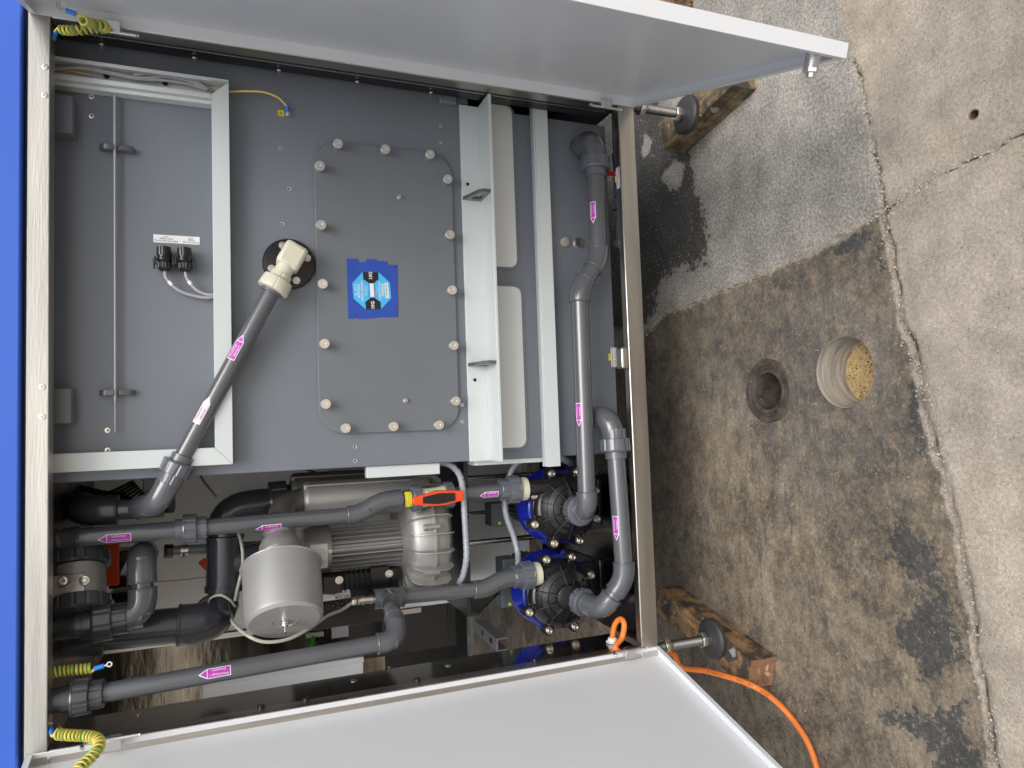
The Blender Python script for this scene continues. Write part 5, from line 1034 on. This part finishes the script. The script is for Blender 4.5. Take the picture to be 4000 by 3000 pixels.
# medium elbow pipe with two bends
T = thing('bent_grey_pipe', 'grey pipe with two bends and a black union left of the black tee', 'pipe', at(545, 2300, Y=.18))
Y5 = .2; a0 = at(552, 2090, Y=.42); a1 = at(552, 2175, Y=Y5); a2 = at(560, 2402, Y=Y5-.02); a3 = at(300, 2442, Y=Y5-.02)
elbow(T, a1, V((a1.x, .5, a1.z)), a2, .0265, L=.06, t=.045, k=1.2, lips=(0, 1)); pipe(T, a1, a2, .024); elbow(T, a2, a1, a3, .0265, L=.06, t=.045, k=1.18, lips=(1, 0)); pipe(T, a2, a3, .0275); union(T, at(405, 2426, Y=Y5-.02), a2-a3, .0275, m='pvcdark', flip=1); pipe(T, at(200, 2455, Y=Y5-.02), a3, .027, 'pvcdark')
# big coupling with steel clamp
Yg = .2
T = thing('strainer_housing', 'large round black housing with bolted steel band at the cabinet top left', 'strainer', at(300, 2250, Y=Yg))
ga, gb = at(300, 2150, Y=Yg+.05), at(300, 2400, Y=Yg-.02); d = (gb-ga).normalized(); Rg = .063
mb = MB(); mb.lathe(ga-d*.02, d, [(0, .05), (.02, .055), (.021, .04), (.17, .04)], 48); mb.build('core', 'pvcdark', T)
for t in (.012, .118): mb = MB(); mb.lathe(ga+d*t, d, [(0, Rg), (.002, Rg+.006), (.03, Rg+.008), (.034, Rg+.002)], 90, lambda i, a, r: r-(.0025 if 1 <= i <= 2 and (a*16/6.283) % 1 > .8 else 0)); mb.build('screw_ring', 'pvcdark', T, ang=28)
mb = MB(); mb.lathe(ga+d*.048, d, [(0, Rg-.004), (.068, Rg-.004)], 60); mb.build('band', 'cast', T)
c = ga.lerp(gb, .0)+d*.082; mb = MB(); o_ = view_out(c); mb.obox(c+o_*(Rg+.0)+V((0, 0, .03)), ZZ*.045, d*.026, o_*.002); mb.build('clamp_plate', 'steelv', T, .006)
for u, v in ((244, 2268), (331, 2266)): mb = MB(); p = at(u, v, Y=(c+o_*(Rg+.004)).y-.004); mb.lathe(p, NY, [(0, .011), (.003, .01), (.004, .006), (.001, .004)], 24); mb.build('bolt', 'nickel', T)
# orange cable tray and black contactors behind
T = thing('orange_duct', 'burnt orange duct strip behind the steel band', 'duct', at(420, 2250, Y=.4))
a, b = at(425, 2100, Y=.4), at(425, 2290, Y=.4); MB().box(b.x, a.x, .4, .43, a.z-.022, a.z+.02).build('duct_body', 'rustorange' if False else 'orange', T, .002)
T = thing('contactor_block', 'black contactor row behind the bent grey pipe', 'contactor', at(490, 2240, Y=.42))
for v in (2170, 2215, 2270, 2330): p = at(480, v, Y=.44); MB().box(p.x-.014, p.x+.014, .42, .5, p.z-.035, p.z+.03).build('contactor', 'black', T, .003)
T = thing('wire_bundle', 'loose dark wires and a grey spiral sleeve in the upper left corner', 'wires', at(400, 1950, Y=.4))
for k in range(7): MB().tube(cat_rom([at(250+30*k, 1880+8*k, Y=.45), at(330+25*k, 1930, Y=.4+.01*k), at(420+18*k, 1925+6*k, Y=.42), at(520+8*k, 1880+9*k, Y=.46)]), .004, 8).build('wire', 'black', T)
MB().tube(cat_rom([at(545, 2090, Y=.3), at(530, 2150, Y=.28), at(500, 2200, Y=.26), at(480, 2240, Y=.27)]), .006, 10).build('sleeve', 'spiral', T)
T = thing('junction_box', 'grey box fixed to the tank side behind the slanting pipe', 'junction box', at(600, 1890, Y=.35))
MB().box(XL-.045, XL-.0005, .3, .4, at(690, 1880, Y=.35).z, at(565, 1880, Y=.35).z).build('box_body', 'boxgrey', T, .004); a = at(640, 1940, Y=.3); MB().box(XL-.1, XL-.0455, .31, .39, at(690, 1880, Y=.35).z+.004, at(575, 1880, Y=.35).z-.004).build('box_base', 'black', T, .004)
# reinforced hose
T = thing('braided_hose', 'grey braided hose with clamp passing behind the riser', 'hose', at(800, 2150, Y=.45))
h0, h1_ = at(665, 2152, Y=.4), at(1035, 2130, Y=.42); mb = MB(); mb.tube([h0.lerp(h1_, i/60) for i in range(61)], [.0135 if i % 2 else .0125 for i in range(61)], 24); mb.build('hose', 'hose', T, ang=80)
mb = MB(); mb.lathe(at(705, 2149, Y=.4), h1_-h0, [(0, .0145), (.018, .0145)], 28); mb.cyl(at(718, 2160, Y=.39), at(720, 2178, Y=.385), .004, seg=10); mb.build('hose_clamp', 'zinc', T)
mb = MB(); hexnut(mb, at(640, 2154, Y=.4), h1_-h0, .018, .022); mb.lathe(at(660, 2152, Y=.4), h1_-h0, [(0, .01), (.016, .01)], 20, mi=1); mb.build('hose_fitting', ['black', 'nickel'], T)
# red valve levers near the black tee
T = thing('orange_valve_lever', 'orange red valve lever half hidden by the black tee', 'valve lever', at(800, 2200, Y=.42))
P = [at(773, 2200, Y=.42), at(797, 2182, Y=.42), at(830, 2195, Y=.42), at(940, 2270, Y=.47), at(950, 2300, Y=.47), at(910, 2290, Y=.46), at(820, 2248, Y=.43)]; MB().prism(P, (0, .018, 0)).build('lever', 'orange', T, .002)
T = thing('red_wire', 'thin red wire stretched across the grey rear panel', 'wire', at(700, 2265, Y=.55)); MB().tube(cat_rom([at(590, 2274, Y=.5), at(700, 2266, Y=.52), at(805, 2254, Y=.5)]), .0012, 6).build('wire', 'red', T)
# spiral wrapped cables
def spiral(pts, r, label, n=1.0):
    P = cat_rom(pts, 16); T = thing('wrapped_cable', label, 'cable', P[0], 'cables wrapped in grey spiral'); mb = MB(); mb.tube(P, r*.86, 16); mb.build('cable', 'cablegrey', T); L = sum((P[i+1]-P[i]).length for i in range(len(P)-1)); turns = L/.017; N = int(turns*18); x = None; s = 0; j = 0; acc = [0]
    for i in range(1, len(P)): acc.append(acc[-1]+(P[i]-P[i-1]).length)
    rows = []
    for k in range(N+1):
        s = acc[-1]*k/N
        while j < len(P)-2 and acc[j+1] < s: j += 1
        t = (s-acc[j])/(acc[j+1]-acc[j]); c = P[j].lerp(P[j+1], t); d = (P[min(j+2, len(P)-1)]-P[max(j-1, 0)]).normalized(); x = frame(d)[0] if x is None else (x-d*x.dot(d)).normalized(); y_ = d.cross(x); a = 2*math.pi*k/18
        o = x*math.cos(a)+y_*math.sin(a); rows.append((c-d*.007+o*r*1.01, c+d*.007+o*r*1.05))
    mb = MB(); vs = [p for q in rows for p in q]; mb.add(vs, [(2*i, 2*i+2, 2*i+3, 2*i+1) for i in range(N)]); mb.build('spiral_wrap', 'spiral', T, ang=60)
spiral([at(1650, 1814, Y=.2), at(1700, 1806, Y=.18), at(1755, 1815, Y=.17), at(1792, 1850, Y=.17), at(1808, 1910, Y=.17), at(1814, 2000, Y=.17), at(1820, 2100, Y=.17), at(1822, 2180, Y=.17), at(1808, 2250, Y=.2), at(1785, 2290, Y=.24)], .0085, 'grey spiral wrapped cable curving down in front of the black shelf')
spiral([at(2050, 1790, Y=.25), at(2010, 1820, Y=.26), at(1990, 1860, Y=.27), at(1978, 1910, Y=.27), at(1972, 1975, Y=.26), at(1982, 2030, Y=.26), at(2005, 2090, Y=.26), at(2022, 2160, Y=.25), at(2024, 2210, Y=.22)], .0085, 'grey spiral wrapped cable between the two pumps')
spiral([at(2195, 1792, Y=.17), at(2215, 1800, Y=.19), at(2232, 1808, Y=.24)], .0105, 'short grey wrapped cable end beside the tank foot')
# light grey duct under the tank side
T = thing('grey_conduit', 'light grey conduit profile along the left side of the tank', 'conduit', at(1600, 1830, Y=.2))
mb = MB(); mb.box(XL-.03, XL-.0005, .13, .16, at(1715, 1830, Y=.14).z, at(1430, 1830, Y=.14).z); mb.box(XL-.014, XL-.0005, .14, .2, at(2185, 1815, Y=.15).z, at(1850, 1815, Y=.15).z); mb.build('profile', 'ppgrey', T, .002)
# drain valves under the tank
for u, v, lab, W_ in ((2384, 702-14, 'small drain valve with bright red lever at the right under the tank', 0), (2447, 1409, 'small drain valve with bright red lever beside the steel lug', 1)):
    p = at(u, v, Y=.1); T = thing('drain_valve', lab, 'drain valve', p, 'drain valves under the tank')
    mb = MB(); z = p.z-.022
    for i, (dx, r, L) in enumerate(((-.05, .013, .02), (-.085, .009, .04), (.03, .0125, .03), (.07, .018, .03), (.105, .013, .02), (.13, .009, .06))): mb.cyl((p.x-dx, .1, z), (p.x-dx-L if dx > 0 else p.x-dx+L, .1, z), r, seg=24)
    mb.cyl((p.x-.05, .1, z), (p.x+.05, .1, z), .011, seg=24); mb.cyl((p.x+.2, .1, z), (p.x-.2, .1, z), .0085, seg=20); mb.sphere((p.x-.2, .1, z), .016, 16); mb.build('valve_body', 'union', T)
    mb = MB(); mb.cyl((p.x, .1, z), (p.x, .085, z+.012), .006); mb.obox((p.x, .08, z+.03), XX*.0075, V((0, .003, 0)), ZZ*.022); mb.obox((p.x, .083, z+.006), XX*.012, V((0, .005, 0)), ZZ*.009); mb.build('lever', 'red', T, .002)
    screw(T, (p.x, .077, z+.014), NY, .0045, .001, m='white')
# labels on the bottom beam
T = thing('beam_label', 'white and yellow label stuck upright on the bottom beam near the right drain valve', 'label', at(2425, 690, Y=.01))
mb = MB(); zt__ = .0536; cs = [(.0, .0)]
xa_, xb_ = at(2425, 730, Z=.054).x, at(2425, 645, Z=.054).x; mb.flat([V((xa_, .004, .0542)), V((xb_, .004, .0542)), V((xb_, .024, .0542)), V((xa_, .024, .0542))]); w1 = mb.build('white_strip', 'white', T); xm, xn = at(2415, 707, Z=.054).x, at(2415, 680, Z=.054).x
mb = MB(); mb.flat([V((xm, .0245, .0542)), V((xn, .0245, .0542)), V((xn, .031, .0542)), V((xm, .031, .0542))]); mb.build('yellow_strip', 'yellow', T)
mb = MB(); put_text(mb, 'Restentleerung', ((xa_+xb_)/2, .019, .0545), XX, V((0, 1, 0)), .009); put_text(mb, 'Sump emptying', ((xa_+xb_)/2, .009, .0545), XX, V((0, 1, 0)), .009); mb.build('lettering', 'ink', w1)
# ------------------------------------------------------------------ orange cable
T = thing('orange_cable', 'bright orange cable looping from a white gland and running over the floor', 'cable', at(2400, 2470, Y=.1))
gc = at(2392, 2486, X=-.735); g = V((-.7525, gc.y, gc.z))
mb = MB(); hexnut(mb, g, (1, 0, 0), .017, .007); mb.lathe(g, (1, 0, 0), [(.006, .013), (.013, .0125), (.015, .011)], 28); hexnut(mb, g+V((.001, 0, 0)), (1, 0, 0), .0185, .004); mb.build('gland', 'white', T, .0006)
pts = [g+V((-.01, 0, 0)), g+V((.012, 0, 0)), at(2402, 2440, Y=g.y-.01), at(2424, 2418, Y=g.y-.03), at(2438, 2440, Y=g.y-.05), at(2430, 2490, Y=.035), at(2405, 2530, Y=.02)+V((-.002, 0, 0)), V((-.781, .03, .06)), V((-.786, .034, -.02)), V((-.8, .05, -.08))]
f1_ = [at(u, v, Z=z) for u, v, z in ((2662, 2606, -.12), (2760, 2622, -.15), (2880, 2655, -.178), (2950, 2684, -.195), (3010, 2722, -.235), (3080, 2790, GZ+.012), (3150, 2890, GZ+.009), (3188, 2990, GZ+.009), (3200, 3060, GZ+.009))]
MB().tube(cat_rom(pts+f1_, 12), .0076, 16).build('cable_body', 'orangecable', T)
mb = MB(); P = cat_rom(f1_, 12)
for i, s in ((16, '2021  GENERAL CAVI'), (26, 'IEMMEQU'), (34, 'H07BQ-F'), (42, '5G2.5 mm2')):
    a, b = P[i], P[i+3]; d = (b-a).normalized(); Wp = wrap(a, d, view_out(a)+V((0, 0, .3)), .0076); vs, fs = text_mesh(s, .006); mb.add([Wp(x, y_, .0003) for x, y_ in vs], fs)
mb.build('lettering', 'rust', T)
# small grey white cable bundle, top left corner
T = thing('corner_cables', 'two grey cables dropping into the top left corner by the door', 'cables', at(220, 2860, Y=.06))
for k in range(3): MB().tube(cat_rom([at(205+6*k, 2835, Y=.08), at(228+5*k, 2850, Y=.07), at(238+5*k, 2880, Y=.07), at(230+3*k, 2910, Y=.08)]), .004, 10).build('cable', ['cablegrey', 'cablegrey', 'white'][k], T)
for o in bpy.data.objects:
    if '_w' in o.keys(): del o['_w']
